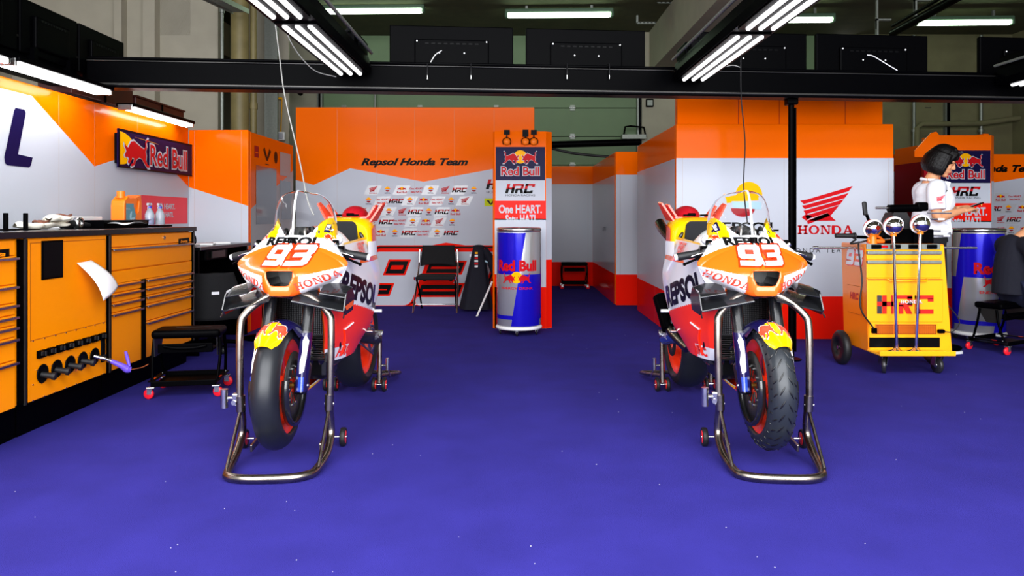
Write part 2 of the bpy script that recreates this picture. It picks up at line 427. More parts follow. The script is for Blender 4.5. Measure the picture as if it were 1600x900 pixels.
# ------------------------------------------------------------------ building
m = MB(); m.box((1.2, 6.7, -.05), (17, 15.2, .1), 'carpet'); struct(m.build('floor'))
m = MB()
for k in range(60):
    x, y = random.uniform(-2.3, 4.2), 2.45+5.5*random.random()**1.6; m.box((x, y, .0015), (random.uniform(.0018, .0042), random.uniform(.0015, .003), .001), 'white_paint', rot=(0, 0, random.random()*3))
o = m.build('carpet_lint'); o['kind'] = 'stuff'; o['label'] = 'tiny white lint specks scattered over the purple carpet'; o['category'] = 'lint'
m = MB(); m.box((0, -13, -.06), (60, 24, .1), 'concrete_ground'); struct(m.build('floor_pit_lane'))
m = MB(); m.box((1.2, 8.0, 4.75), (17, 13.4, .2), 'ceiling_concrete'); struct(m.build('ceiling'))
BY = 14.2
m = MB()
m.box((-5.3, BY, 2.35), (3.2, .2, 4.7), 'concrete_beige'); m.box((2.75, BY-.1, 2.35), (.62, .34, 4.7), 'concrete_beige'); m.box((9, BY, 2.35), (5, .2, 4.7), 'concrete_olive')
m.box((1.2, BY+.1, 4.25), (10, .2, .9), 'door_green')
struct(m.build('wall_back'))
m = MB(); m.box((-6.9, 8.0, 2.35), (.2, 13.4, 4.7), 'concrete_beige'); struct(m.build('wall_left'))
m = MB(); m.box((9.6, 8.0, 2.35), (.2, 13.4, 4.7), 'concrete_olive'); struct(m.build('wall_right'))
# a wall with pilasters behind the partitions on the left
m = MB(); m.box((-5.7, 10.2, 2.35), (3.4, .2, 4.7), 'concrete_beige')
for px in (190, 238):
    x = (px-800)/F*10.05; m.box((x, 10.03, 2.35), (.1 if px == 190 else .16, .16, 4.7), 'concrete_beige')
struct(m.build('wall_left_rear'))
def sect_door(name, x0, x1, col):
    root = None
    m = MB(); n = 7; hh = 3.8/n
    for k in range(n): m.box(((x0+x1)/2, BY-.02, hh*(k+.5)), (x1-x0, .06, hh-.014), col)
    m.box(((x0+x1)/2, BY+.03, 1.9), (x1-x0, .03, 3.8), 'p_black')
    o = struct(m.build(name))
    h = MB()
    for k in range(1, n):
        for xx in [x0+.4+i*1.45 for i in range(int((x1-x0)/1.45)+1)]:
            if xx < x1: h.box((xx, BY-.07, hh*k), (.09, .03, .1), 'galvanised'); h.cyl((xx-.06, BY-.09, hh*k), (xx+.06, BY-.09, hh*k), .014, 'steel', seg=8)
    h.build('door_hinges', o)
    f = MB()
    for xx in (x0-.03, x1+.03): f.box((xx, BY-.12, 1.9), (.09, .12, 3.8), 'galvanised'); f.box((xx, BY-.2, 1.9), (.03, .05, 3.8), 'black_metal')
    f.build('door_track', o)
sect_door('door_1', -3.6, 2.38, 'door_green'); sect_door('door_2', 3.15, 8.2, 'concrete_olive')
# concrete ceiling beams
m = MB(); m.box((2.85, 9.6, 4.3), (.55, 9, .8), 'concrete_beige'); struct(m.build('trim_1'))
m = MB(); m.box((-4.6, 12.1, 3.9), (.45, 4.0, .5), 'concrete_olive'); struct(m.build('trim_2'))
# round pipe column, conduits
m = MB(); X = (375-800)/F*9.7; m.cyl((X, 9.7, 0), (X, 9.7, 4.65), .115, 'pipe_olive', seg=32)
for z in (1.5, 3.0): m.lathe([(.115, -.04), (.125, -.03), (.125, .03), (.115, .04)], 'pipe_olive', (X, 9.7, z))
tag(m.build('round_column'), 'thick olive round column behind the left partition', 'column')
m = MB(); X = (347-800)/F*9.9; m.cyl((X, 9.9, 0), (X, 9.9, 4.65), .022, 'galvanised', seg=10)
for z in (2.25, 3.1, 3.9): m.cyl((X, 9.9, z), (X, 9.9, z+.06), .035, 'galvanised', seg=10)
tag(m.build('conduit_pipe'), 'thin grey conduit pipe left of the thick round column', 'pipe')
m = MB(); X = (396-800)/F*9.8; m.cyl((X, 9.8, 0), (X, 9.8, 4.65), .045, 'pipe_olive', seg=16); m.cyl((X, 9.8, 2.6), (X, 9.8, 2.68), .055, 'pipe_olive', seg=16)
tag(m.build('drain_pipe'), 'narrow olive pipe just right of the thick round column', 'pipe')
m = MB(); X = (426-800)/F*11; m.box((X, 11, 2.35), (.13, .13, 4.7), 'galvanised'); m.box((X, 10.93, 2.35), (.19, .012, 4.7), 'galvanised')
tag(m.build('steel_post'), 'grey steel post standing between the round column and the orange back partition', 'post')
m = MB(); m.box((-3.55, 11.4, 2.42), (.13, .06, .13), 'white_paint', bev=.01); m.box((-3.55, 11.36, 2.42), (.08, .03, .08), 'p_white', bev=.005)
m.cyl((-3.55, 11.4, 2.48), (-3.53, 11.4, 3.0), .008, 'p_yellow', seg=6); m.box((-3.6, 11.4, 3.0), (.14, .03, .03), 'p_yellow')
m.box((-3.9, 11.5, 2.35), (.9, .05, 4.7), 'concrete_beige')
tag(m.build('power_socket_panel'), 'grey panel with a small white socket box and yellow cable behind the partitions', 'socket')
def conduit(px, Y, z0, z1, lab, r=.02):
    m = MB(); X = (px-800)/F*Y; m.cyl((X, Y, z0), (X, Y, z1), r, 'galvanised', seg=10)
    for q in (.3, .7): m.cyl((X, Y, z0+(z1-z0)*q), (X, Y, z0+(z1-z0)*q+.05), r*1.6, 'galvanised', seg=10)
    tag(m.build('conduit_pipe'), lab, 'pipe')
conduit(586, 14.0, 0, 4.1, 'thin vertical conduit on the green wall above the orange back partition')
m = MB(); m.cyl((-3.5, 14.0, 4.05), (1.8, 14.0, 4.0), .022, 'galvanised', seg=10); m.cyl((-3.5, 13.96, 3.98), (1.8, 13.96, 3.93), .014, 'galvanised', seg=8)
tag(m.build('conduit_run'), 'pair of thin horizontal conduits high on the green rear wall', 'pipe')
# cable tray upper left
m = MB(); A, B = at(318, -10, 8.3), at(376, 18, 9.4)
d = (B-A); 
for s in (-.1, .1): m.box((A+B)/2+Vector((s, 0, 0)), (.012, d.length, .06), 'galvanised', rot=(math.atan2(d.z, d.y), 0, -math.atan2(d.x, d.y)))
for k in range(22):
    p = A+d*(k/21); m.box(p, (.2, .02, .012), 'galvanised')
tag(m.build('cable_tray'), 'perforated grey cable tray near the ceiling above the left pipes', 'tray')
m = MB(); A, B = at(390, 35, 11.7), at(470, 120, 13.4); m.tube([A, B], .07, 'pipe_olive'); m.tube([A+Vector((0, 0, -.3)), B+Vector((0, 0, -.3))], .05, 'black_metal'); m.box(A+Vector((.0, 0, -.15)), (.5, .1, .06), 'galvanised')
tag(m.build('ceiling_duct'), 'dark diagonal ceiling duct between the column and the back wall', 'duct')
for (px, py, w) in ((1150, 4, .35), (1115, 36, .3)):
    m = MB(); p = at(px-105, py, 12.0)
    m.box(p, (w, .04, .03), 'galvanised'); m.box(p+Vector((-w/2, 0, .06)), (.03, .04, .12), 'galvanised')
    for k in range(5): m.box(p+Vector((-w/2+.05+k*w/5, -.022, 0)), (.03, .005, .012), 'p_black')
    tag(m.build('ceiling_bracket'), 'upper slotted steel ceiling bracket left of the concrete beam' if py < 20 else 'lower slotted steel ceiling bracket left of the concrete beam', 'bracket')
# diagonal black strut hanging from ceiling upper right
m = MB(); A, B = at(1395, 52, 9.0), at(1500, -6, 7.2); m.tube([A, B], .045, 'black_metal'); m.tube([A+Vector((0, 0, .09)), B+Vector((0, 0, .09))], .02, 'black_metal', seg=8)
tag(m.build('ceiling_strut'), 'diagonal black strut under the ceiling at upper right', 'strut')
for px, py, Y, lab in ((1380, 45, 9.3, 'grey angle bracket hanging beside the lower end of the black ceiling strut'), (1440, 15, 8.6, 'grey angle bracket hanging beside the upper part of the black ceiling strut')):
    m = MB(); p = at(px-10, py, Y); m.box(p, (.02, .05, .25), 'galvanised'); m.box(p+Vector((.08, 0, .11)), (.18, .05, .02), 'galvanised'); m.box((p.x, p.y, (p.z+4.65)/2), (.02, .03, 4.65-p.z), 'galvanised'); tag(m.build('angle_bracket'), lab, 'bracket')
# wall mark behind on right: pipe run
m = MB(); Y = 13.9; m.tube([at(1432, 300, Y), at(1433, 200, Y), at(1440, 194, Y), at(1530, 193, Y), at(1640, 178, Y)], .05, 'concrete_olive'); tag(m.build('wall_pipe'), 'olive pipe bending along the wall at far right above the tower', 'pipe')
conduit(1428, 13.95, 2.0, 4.6, 'slim vertical strip on the rear wall right of the wall box', .03); conduit(1533, 13.95, 2.0, 4.6, 'slim vertical conduit on the rear wall near the right edge', .03)
# ceiling tube lamps
def ceil_lamp(pxa, pxb, py, lab):
    Y = 12.2; x0, x1 = (pxa-800)/F*Y, (pxb-800)/F*Y; z = H+(CY-py)/F*Y; L = x1-x0
    t = thing('ceiling_lamp', lab, 'lamp', ((x0+x1)/2, Y, z), math.radians(-2), 'tube lamps under the ceiling')
    m = MB(); m.box((0, 0, .06), (L, .13, .07), 'lamp_body', bev=.02); 
    for s in (-.3, .3): m.box((s*L, 0, .12), (.04, .04, .14), 'galvanised')
    m.build('lamp_housing', t)
    m = MB(); m.box((0, 0, -.0), (L-.06, .12, .09), 'tube_ceiling', bev=.04); m.build('diffuser', t)
    for s in (-1, 1): m = MB(); m.box((s*(L/2-.02), 0, .0), (.05, .125, .1), 'lamp_body', bev=.02); m.build('end_cap', t)
ceil_lamp(492, 664, 17, 'glowing tube lamp under the ceiling, the leftmost of the four'); ceil_lamp(789, 958, 23, 'glowing tube lamp under the ceiling above the middle of the garage')
ceil_lamp(1150, 1303, 31, 'glowing tube lamp under the ceiling partly hidden by the right light rig'); ceil_lamp(1430, 1581, 35, 'glowing tube lamp under the ceiling nearest the right edge')

# ------------------------------------------------------------------ partition walls of the team
ZO, ZR = 1.742, .412
def zones(d, u0, u1, zt, m_or='p_orange', m_wh='p_white', m_rd='p_red'):
    d.rect(u0, ZR, u1, ZO, m_wh); d.rect(u0, 0.004, u1, ZR, m_rd)
    return d
def seams(d, us, z0, z1, m='p_joint'):
    for u in us: d.rect(u-.001, z0, u+.001, z1, 'p_joint', 2)
def panel_yz(name, label, X, Y0, Y1, Z1, dec, face=1, thick=.06):
    """wall along Y; face=+1 shows towards +X"""
    m = MB(); m.box((X-face*thick/2, (Y0+Y1)/2, Z1/2), (thick, Y1-Y0, Z1), 'p_orange', bev=.008)
    fn = plane((X, 0, 0), (0, 1, 0), (0, 0, 1)) if face > 0 else (lambda u, v, e: Vector((X-e, u, v)))
    dec.put(m, fn)
    return tag(m.build(name), label, 'partition')
def panel_xz(name, label, Y, X0, X1, Z1, dec, thick=.06, z0=0):
    m = MB(); m.box(((X0+X1)/2, Y+thick/2, (z0+Z1)/2), (X1-X0, thick, Z1-z0), 'p_orange', bev=.008)
    dec.put(m, lambda u, v, e: Vector((u, Y-e, v)))
    return tag(m.build(name), label, 'partition')
# left wall
LX = -3.28
d = Dec(); zb = .4
d.poly([(2.4, zb), (7.53, zb), (7.53, 1.48), (7.25, 1.595), (6.95, 1.70), (6.55, 1.73), (6.12, 1.645), (5.83, 1.572), (5.07, 2.0), (2.4, 2.0)], 'p_white')
d.rect(2.4, .004, 7.53, zb, 'p_red')
seams(d, (5.37, 5.83, 6.5+.0), .4, 2.06)
d.rect(6.56, 1.11, 7.5, 1.37, 'p_pink', 2); d.sub(oneheart('p_white', .085), 7.03, 1.235, 1, dz=3)
# slanted letters of the sponsor word, last one in view
def letL(x, y, h, m): d.poly([(x+.05, y), (x+.27, y), (x+.29, y+.02), (x+.305, y+.07), (x+.155, y+.08), (x+.235, y+h-.02), (x+.22, y+h), (x+.13, y+h), (x+.115, y+h-.02), (x+.02, y+.05), (x+.03, y+.01)], m, 3)
letL(4.77, 1.51, .385, 'p_navy')
d.text('REPSO', 3.85, 1.70, .385, 'p_navy', w=1.65, bold=.05, shear=.2, z=3)
panel_yz('partition_wall', 'long white and orange partition wall behind the left workbench', LX, 2.4, 7.53, 2.08, d)
# banner with the bull
m = MB(); Ys, Ye, Z0, Z1 = 6.09, 7.49, 1.585, 1.905
m.box((LX+.045, (Ys+Ye)/2, (Z0+Z1)/2), (.012, Ye-Ys, Z1-Z0), 'p_navy', rot=(0, 0, 0)); m.box((LX+.02, Ys+.05, (Z0+Z1)/2), (.036, .04, .25), 'p_black'); m.box((LX+.02, Ye-.05, (Z0+Z1)/2), (.036, .04, .25), 'p_black')
d = Dec(); cz = (Z0+Z1)/2
d.rect(Ys, Z0, Ye, Z0+.012, 'p_black', 2); d.rect(Ys, Z1-.012, Ye, Z1, 'p_black', 2); d.rect(Ys, Z0, Ys+.02, Z1, 'p_black', 2)
d.circ(Ys+.02, cz, .24, 'p_yellow', 2, ry=.135, a0=-PI/2, a1=PI/2)
d.poly([(6.32, 1.86), (6.8, 1.835), (6.6, 1.85)], 'p_yellow', 2)
d.sub(bull('p_honda', 'p_white', 1, 4), 6.4, cz-.02, .17, kx=.22)
d.text('Red Bull', 6.99, cz-.01, .185, 'p_white', w=.74, bold=.07, z=3); d.text('Red Bull', 6.99, cz-.01, .185, 'p_honda', w=.74, bold=.015, z=4)
d.put(m, plane((LX+.052, 0, 0), (0, 1, 0), (0, 0, 1)))
tag(m.build('sponsor_banner'), 'dark navy Red Bull banner with a yellow sun on the left partition', 'banner')
# wall C
CXa, CXb = LX, (388-800)/F*7.53
d = Dec(); d.poly([(CXa, .85), (CXb, .85), (CXb, 1.287), (CXa, 1.48)], 'p_white'); d.rect(CXa, .004, CXb, .85, 'p_red'); seams(d, (CXa+.06, CXb-.07), .85, 2.05)
panel_xz('partition_wall', 'short orange, white and red partition facing the camera behind the left workbench', 7.53, CXa, CXb, 2.06, d)
# wall D
d = Dec(); d.poly([(7.6, .85), (9.07, .85), (9.07, 1.75), (8.75, 1.63), (7.6, 1.26)], 'p_grey'); d.rect(7.6, .004, 9.07, .85, 'p_red')
d.rect(7.75, 1.1, 8.42, 1.72, 'window_dark', 3); d.rect(8.55, 1.66, 8.95, 1.93, 'p_grey', 3); d.rect(8.55, 1.15, 8.95, 1.6, 'window_dark', 3)
d.rect(7.7, 1.80, 7.83, 1.92, 'p_darkred', 3); d.rect(7.72, 1.845, 7.81, 1.855, 'p_orange', 4)
d.poly([(7.97, 1.9), (8.02, 1.93), (8.1, 1.83), (8.18, 1.93), (8.23, 1.9), (8.12, 1.79), (8.08, 1.79)], 'p_black', 3); d.circ(8.4, 1.85, .06, 'p_black', 3, ry=.07)
d.rect(8.04, 1.745, 8.16, 1.755, 'p_black', 4)
panel_yz('partition_wall', 'orange partition with dark windows going back beside the left motorcycle', CXb, 7.60, 9.07, 2.05, d)
# back wall with 93
BWY = 9.83
bx = lambda px: (px-800)/F*BWY
bz = lambda py: H+(CY-py)/F*BWY
d = Dec(); d.poly([(bx(462), .004), (bx(835), .004), (bx(835), bz(252)), (bx(662), bz(284)), (bx(547), bz(263)), (bx(490), bz(289)), (bx(462), bz(281))], 'p_white')
seams(d, [bx(q) for q in (527, 589, 648, 710, 772)], .0, 2.6, 'p_grey')
d.text('Repsol Honda Team', bx(648), bz(252.5), .09, 'p_black', w=1.40, bold=.045, shear=.35, z=3)
def sponsor_rows(d, bx, bz, k=1.0):
    order = 'HRBORHCR ROCRBORH HBRHCRCB RCORBHR BRCORC'.split()
    rows = [(297, 583, 68.5/1.05, 'HRBORHCR'), (314, 576, 64, 'ROCRBORH'), (331, 566, 60, 'HBRHCRCB'), (347, 583, 56, 'RCORBHR'), (364, 595, 53, 'BRCORC')]
    for ri, (py, px0, _, s) in enumerate(rows):
        st = [22.5, 21.5, 20.8, 20.6, 22][ri]
        for i, ch in enumerate(s):
            u, v = bx(px0+i*st), bz(py); q = st/118.*.92
            if (i+ri) % 2 == 0:
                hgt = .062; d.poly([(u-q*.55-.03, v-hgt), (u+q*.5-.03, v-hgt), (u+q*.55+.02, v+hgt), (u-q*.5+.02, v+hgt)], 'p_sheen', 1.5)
            if ch == 'H': d.sub(honda_wing(), u-.05, v-.02, .075, dz=3); d.sub(slab('HONDA', 'p_honda', .018), u, v-.04, 1, dz=3)
            if ch == 'R': d.sub(repsol_mark(), u, v, .062, dz=3)
            if ch == 'B': d.sub(redbull(edge=False), u, v, .055, dz=3)
            if ch == 'C': d.sub(hrc(h=.06), u, v, 1, dz=3)
            if ch == 'O': d.text('One HEART.', u, v+.02, .024, 'p_honda', bold=.03, z=4); d.text('Satu HATI.', u, v-.022, .024, 'p_honda', bold=.03, z=4)
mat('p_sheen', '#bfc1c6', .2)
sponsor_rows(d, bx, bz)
d.sub(hrc(h=.13), bx(785), bz(288), 1, dz=3); d.text('HONDA RACING', bx(785), bz(300), .035, 'p_black', w=.42, z=3)
d.poly([(bx(757), bz(322)), (bx(790), bz(322)), (bx(790), bz(310)), (bx(757), bz(310))], 'p_green', 3); d.poly([(bx(760), bz(313)), (bx(764), bz(313)), (bx(767), bz(318)), (bx(770), bz(313)), (bx(786), bz(313)), (bx(786), bz(315)), (bx(772), bz(315)), (bx(768), bz(320)), (bx(766), bz(320))], 'p_black', 4)
# big outlined number
def big93(d, bx, bz):
    y0, y1 = bz(478), bz(386); h = y1-y0; sh = .38
    d.poly([(bx(530), .004), (bx(835), .004), (bx(835), bz(400)), (bx(790), bz(392)), (bx(697), bz(379)), (bx(640), bz(390)), (bx(530), bz(392))], 'p_red', 2)
    def R(xa, xb, za, zb, m, z, r=.07):
        d.poly([(bx(xa)+x, y0+y) for x, y in rrect(0, (za)*h, bx(xb)-bx(xa), zb*h, r, sh)], m, z)
    for xa, xb in ((552, 640), (646, 745)):
        R(xa-8, xb+8, -.0, 1.03, 'p_red', 3, .12); R(xa-6, xb+6, -.0, 1.01, 'p_black', 4, .11); R(xa-3, xb+3, 0, .98, 'p_red', 5, .1); R(xa, xb, .01, .92, 'p_white', 6, .08)
    def bar(xa, xb, za, zb, z=7):
        R(xa-3, xb+3, za-.03, zb+.03, 'p_red', z, .008); R(xa, xb, za, zb, 'p_black', z+1, .006); R(xa+5, xb-5, za+.07, zb-.07, 'p_red', z+2, .005)
    bar(583, 612, .55, .76); bar(552, 600, .2, .36); bar(646, 700, .56, .74); bar(646, 692, .42, .5); bar(646, 710, .18, .36)
big93(d, bx, bz)
panel_xz('partition_wall', 'tall orange and white back partition with team name, sponsor marks and large 93', BWY, bx(462), bx(835), 2.63, d)
# corridor
d = zones(Dec(), .30, 1.38, 2.05); seams(d, (1.3,), ZR, ZO); panel_xz('partition_wall', 'small rear partition closing the corridor behind the dark folding stool', 12.7, .30, 1.44, 2.05, d)
d = zones(Dec(), 9.95, 12.7, 2.05); panel_yz('partition_wall', 'corridor side partition to the left, half hidden behind the sign tower', .30, 9.95, 12.7, 2.05, d)
d = zones(Dec(), 10.0, 12.68, 2.05); seams(d, (11.2, 11.6), ZR, ZO); d.text('REPSOL', 11.1, 1.0, .06, 'p_black', w=.4, z=3)
panel_yz('partition_wall', 'glossy corridor side partition reflecting the narrow pillar panel', 1.38, 10.0, 12.68, 2.05, d, face=-1)
d = zones(Dec(), 1.385, 1.685, 2.05); d.rect(1.44, ZR, 1.446, ZO, 'p_grey', 2)
panel_xz('partition_pillar', 'narrow orange, white and red pillar panel at the corridor end', 9.9, 1.385, 1.685, 2.05, d)
# right box
RX0, RX1 = 1.58, 3.67
d = zones(Dec(), 7.2, 9.35, 2.07); seams(d, (8.2,), 0, ZO); panel_yz('partition_wall', 'side face of the right partition box, running back beside the corridor', RX0, 7.205, 9.35, 2.07, d, face=-1)
rx = lambda px: (px-800)/F*7.14
rz_ = lambda py: H+(CY-py)/F*7.14
d = zones(Dec(), RX0, RX1, 2.07); seams(d, (RX0+.06, rx(1225), RX1-.05), ZR, ZO)
d.sub(honda_wing(), rx(1253), rz_(345), .335, kx=.325, dz=3); d.sub(slab('HONDA', 'p_honda', .085), rx(1290), rz_(359), 1, kx=1.15, dz=3)
d.text('REPSOL HONDA TEAM', rx(1250), rz_(391), .045, 'p_black', w=.9, space=1.6, z=3)
# emblem: sun over bands
ux, uz = rx(1165), rz_(315)
d.circ(ux+.03, uz+.06, .13, 'p_yellow', 3, ry=.13, a0=0, a1=PI); d.poly([(rx(1130), rz_(303)), (rx(1187), rz_(301)), (rx(1187), rz_(312)), (rx(1134), rz_(317))], 'p_yellow', 4)
d.poly([(rx(1142), rz_(314)), (rx(1192), rz_(315)), (rx(1191), rz_(327)), (rx(1146), rz_(325))], 'p_ltblue', 5); d.circ(rx(1161), rz_(325), .12, 'p_darkred', 3, ry=.085, a0=PI, a1=2*PI)
d.text('REPSOL', rx(1162), rz_(354), .085, 'p_black', w=.66, bold=.03, z=3)
d.text('REPSOL', rx(1110), rz_(700), .01, 'p_red', z=0)
panel_xz('partition_wall', 'front face of the right partition box with the red wing emblem', 7.14, RX0, RX1, 2.07, d)
m = MB(); x0, x1 = rx(1063), rx(1390); m.box(((x0+x1)/2, 7.32, 1.3), (x1-x0, .1, 2.36), 'p_orange', bev=.008)
for q in (1160, 1225, 1330): m.box((rx(q), 7.268, 2.2), (.004, .004, .45), 'p_darkred')
tag(m.build('header_panel'), 'plain orange header panel rising above the right partition box', 'partition')
# right room
RXW = 5.05
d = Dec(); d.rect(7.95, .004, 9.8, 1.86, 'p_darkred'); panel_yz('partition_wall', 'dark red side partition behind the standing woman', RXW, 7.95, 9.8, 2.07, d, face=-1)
d = Dec(); dx = 907/F*BWY
bx2 = lambda px: bx(px)+dx; 
d.poly([(4.9, .4), (8.6, .4), (8.6, 1.72), (7.3, 1.78), (6.35, 1.63), (4.9, 1.8)], 'p_white'); d.rect(4.9, .004, 8.6, .4, 'p_red')
d.text('Repsol Honda Team', bx(1542), bz(263), .09, 'p_black', w=1.4, bold=.045, shear=.35, z=3)
sponsor_rows(d, lambda px: bx(px+935), lambda py: bz(py+12))
panel_xz('partition_wall', 'rear partition with sponsor marks at the far right behind the crouching man', BWY, RXW+.02, 8.6, 2.01, d)
m = MB(); A = [at(1432, 245, 7.7), at(1432, 235, 7.7), at(1458, 207, 7.7), at(1466, 205, 7.7), at(1472, 212, 7.7), at(1472, 245, 7.7)]
m.prism([(p.x, p.z) for p in A], .015, 'p_orange', Matrix.Translation((0, 7.75, 0)) @ Matrix.Rotation(PI/2, 4, 'X')); m.box((at(1450, 400, 7.72).x, 7.72, .9), (.1, .04, 1.8), 'p_darkred')
tag(m.build('wing_panel'), 'orange slanted wing panel beside the right sign tower', 'partition')
# sign towers
def tower(X0, X1, Y, Z1, lab, ears):
    t = thing('sign_tower', lab, 'sign', ((X0+X1)/2, Y, 0)); w = X1-X0; h = w/2
    m = MB(); m.prism([(-h, 0), (h, 0), (h+.065, .06), (h+.065, .3), (-h-.02, .3), (-h-.02, .03)], Z1, 'p_orange', Matrix.Translation((0, 0, 0)))
    d = Dec(); k = Z1/2.04
    z = lambda py: (H+(CY-py)/F*7.84)*k
    d.rect(-h, .004, h, z(345), 'p_white'); d.rect(-h, .004, -h+.02, z(430), 'p_red', 2); d.rect(-h, .004, h, z(450), 'p_red', 2)
    d.rect(-h+.01, z(286), h-.01, z(235), 'p_navy', 1); d.sub(redbull(), 0, z(259.5), .168, dz=2)
    d.rect(-h+.01, z(317.5), h-.01, z(286), 'p_white', 1); d.sub(hrc(h=.1), 0, z(299), 1, dz=2, kx=.95); d.text('HONDA RACING', 0, z(309), .022, 'p_black', w=.31, z=3)
    d.rect(-h, z(347), h-.0, z(317.5), 'p_red', 1); d.text('One HEART.', 0, z(330), .085, 'p_white', w=.45, bold=.03, z=3); d.text('Satu HATI.', .01, z(345), .085, 'p_white', w=.33, bold=.03, z=3)
    d.put(m, lambda u, v, e: Vector((u, -e, v)))
    d2 = Dec(); d2.rect(0, .004, .088, z(408), 'p_red'); d2.rect(0, z(408), .088, z(283), 'p_white')
    q = Vector((.065, .06, 0)).normalized(); n = Vector((.06, -.065, 0)).normalized()
    d2.put(m, lambda u, v, e: Vector((h, 0, 0))+q*u+Vector((0, 0, v))+n*e)
    m.build('tower_body', t)
    if ears:
        for i, px in enumerate((792, 821, 834)):
            p = at(px, 222, 7.84); loc = (p.x, 7.805, p.z)
            e = thing('ear_defenders', ['orange ear defenders hanging alone on the left of the centre sign tower', 'orange ear defenders in the middle of the three on the centre sign tower', 'orange ear defenders hanging nearest the right edge of the centre sign tower'][i], 'ear defenders', loc, 0, 'ear defenders on the sign tower')
            m = MB(); m.lathe([(0, .032), (.02, .03), (.034, .018), (.038, .004), (.034, -.03)], 'oil_orange', (0, 0, 0), (0, -1, 0), 24); m.build('ear_cup', e)
            m = MB(); m.tube([(-.036, 0, -.03), (-.042, 0, 0), (-.034, 0, .03), (0, 0, .044), (.034, 0, .03), (.042, 0, 0), (.036, 0, -.03)], .004, 'black_plastic', 8, 4); m.build('headband', e)
            m = MB(); m.box((0, .008, .10-.01*(i == 1)), (.062, .012, .075 if i == 1 else .05), 'black_cloth'); m.box((0, .008, .06), (.014, .006, .05), 'black_cloth'); m.build('strap', e)
    return t
tower(at(773, 0, 7.84).x, at(853, 0, 7.84).x, 7.84, 2.08, 'centre sign tower with ear defenders, behind the tall energy drink can', True)
tower(at(1468, 0, 7.84).x, at(1549, 0, 7.84).x, 7.84, 2.04, 'right sign tower behind the standing woman', False)
# ------------------------------------------------------------------ overhead truss, lights, monitors
a5 = math.atan(.088)
def bY(X): return 5.81+.088*X
t = thing('overhead_beam', 'long black overhead beam spanning the garage', 'beam', (1.42, bY(1.42), 2.255), a5)
m = MB(); L = 9.2; m.box((0, .13, 0), (L, .02, .225), 'black_metal'); m.box((0, -.0, 0), (L, .02, .2), 'black_metal'); m.box((0, .06, -.1), (L, .16, .03), 'black_metal', bev=.008); m.box((0, .06, .105), (L, .16, .02), 'black_metal', bev=.006); m.build('beam_body', t)
m = MB(); m.box((0, -.016, -.088), (L, .014, .02), 'rail_metal', bev=.006); m.build('lower_rail', t)
m = MB(); m.box((0, -.016, .085), (L, .012, .01), 'rail_metal', bev=.004); m.build('upper_rail', t)
t = thing('side_beam', 'black beam running towards the camera above the left partition', 'beam', (-3.32, 3.9, 2.255))
m = MB(); m.box((0, 0, 0), (.2, 3.2, .225), 'black_metal', bev=.01); m.box((.11, 0, -.06), (.02, 3.2, .06), 'black_metal'); m.build('beam_body', t)
m = MB(); m.box((.106, 0, .1), (.008, 3.2, .012), 'rail_metal'); m.build('upper_rail', t)
m = MB(); px = at(1248, 0, bY(2.25)-.06); m.tube([(px.x, bY(2.25)+.1, 0), (px.x, bY(2.25)+.1, 2.13)], .024, 'black_metal', 16); m.box((px.x, bY(2.25)+.1, 2.12), (.09, .09, .05), 'black_metal', bev=.01); m.cyl((px.x, bY(2.25)+.1, 0), (px.x, bY(2.25)+.1, .012), .08, 'black_metal')
m.box((px.x+.03, bY(2.25)+.1, 1.07), (.012, .04, 2.0), 'black_metal')
tag(m.build('support_post'), 'black upright post standing behind the right motorcycle under the beam', 'post')
def rig(x0, x1, zb, ends, tubes, lab, grp, side=1):
    t = thing('light_rig', lab, 'light rig', ((x0+x1)/2, ends[0], zb)); w = x1-x0
    ye = ends[0]; y0 = 1.9
    m = MB(); prof = [(-w/2, 0), (w/2, 0), (w/2+.01, .05), (w/2-.01, .13), (-w/2+.01, .13), (-w/2-.01, .05)]
    m.loft([[(x, y0-ye, z) for x, z in prof], [(x, 0, z) for x, z in prof]], 'black_metal', caps=True, smooth=False); m.build('rig_body', t)
    m = MB(); m.tube([(side*(w/2+.012), y0-ye, .16), (side*(w/2+.012), 0, .16)], .012, 'galvanised', 8); m.build('top_pipe', t)
    m = MB(); m.box((side*.0, -.16, .16), (w*.9, .3, .14), 'black_plastic', bev=.01); m.box((side*.05, -.3, .17), (.1, .25, .1), 'black_plastic', bev=.01)
    m.tube([(0, -.2, .2), (.04, -.35, .27), (.06, -.5, .2), (.0, -.6, .16)], .01, 'black_rubber', 6, 4); m.build('cable_box', t)
    for (ya, yb) in tubes:
        q = MB(); q.box((0, (ya+yb)/2-ye, -.004), (w-.02, yb-ya+.08, .012), 'black_metal'); fx = q.build('fixture', t)
        for k in (-1, 0, 1):
            q = MB(); q.tube([(k*w*.28, ya-ye, -.014), (k*w*.28, yb-ye, -.014)], .014, 'tube_light', 10)
            q.ell((k*w*.28, ya-ye, -.014), .014, 'tube_light', seg=10, rings=6); q.ell((k*w*.28, yb-ye, -.014), .014, 'tube_light', seg=10, rings=6); q.build('tube', fx)
rig(-1.33, -1.075, 2.255, (5.62,), ((2.6, 3.96), (4.16, 5.53)), 'suspended black light rig above the left motorcycle', 'r', 1)
rig(1.28, 1.535, 2.255, (5.85,), ((2.8, 4.2), (4.4, 5.76)), 'suspended black light rig above the right motorcycle', 'r', -1)
rig(3.98, 4.22, 2.255, (6.1,), ((3.1, 4.5), (4.65, 5.98)), 'suspended black light rig cut off by the right edge', 'r', -1)
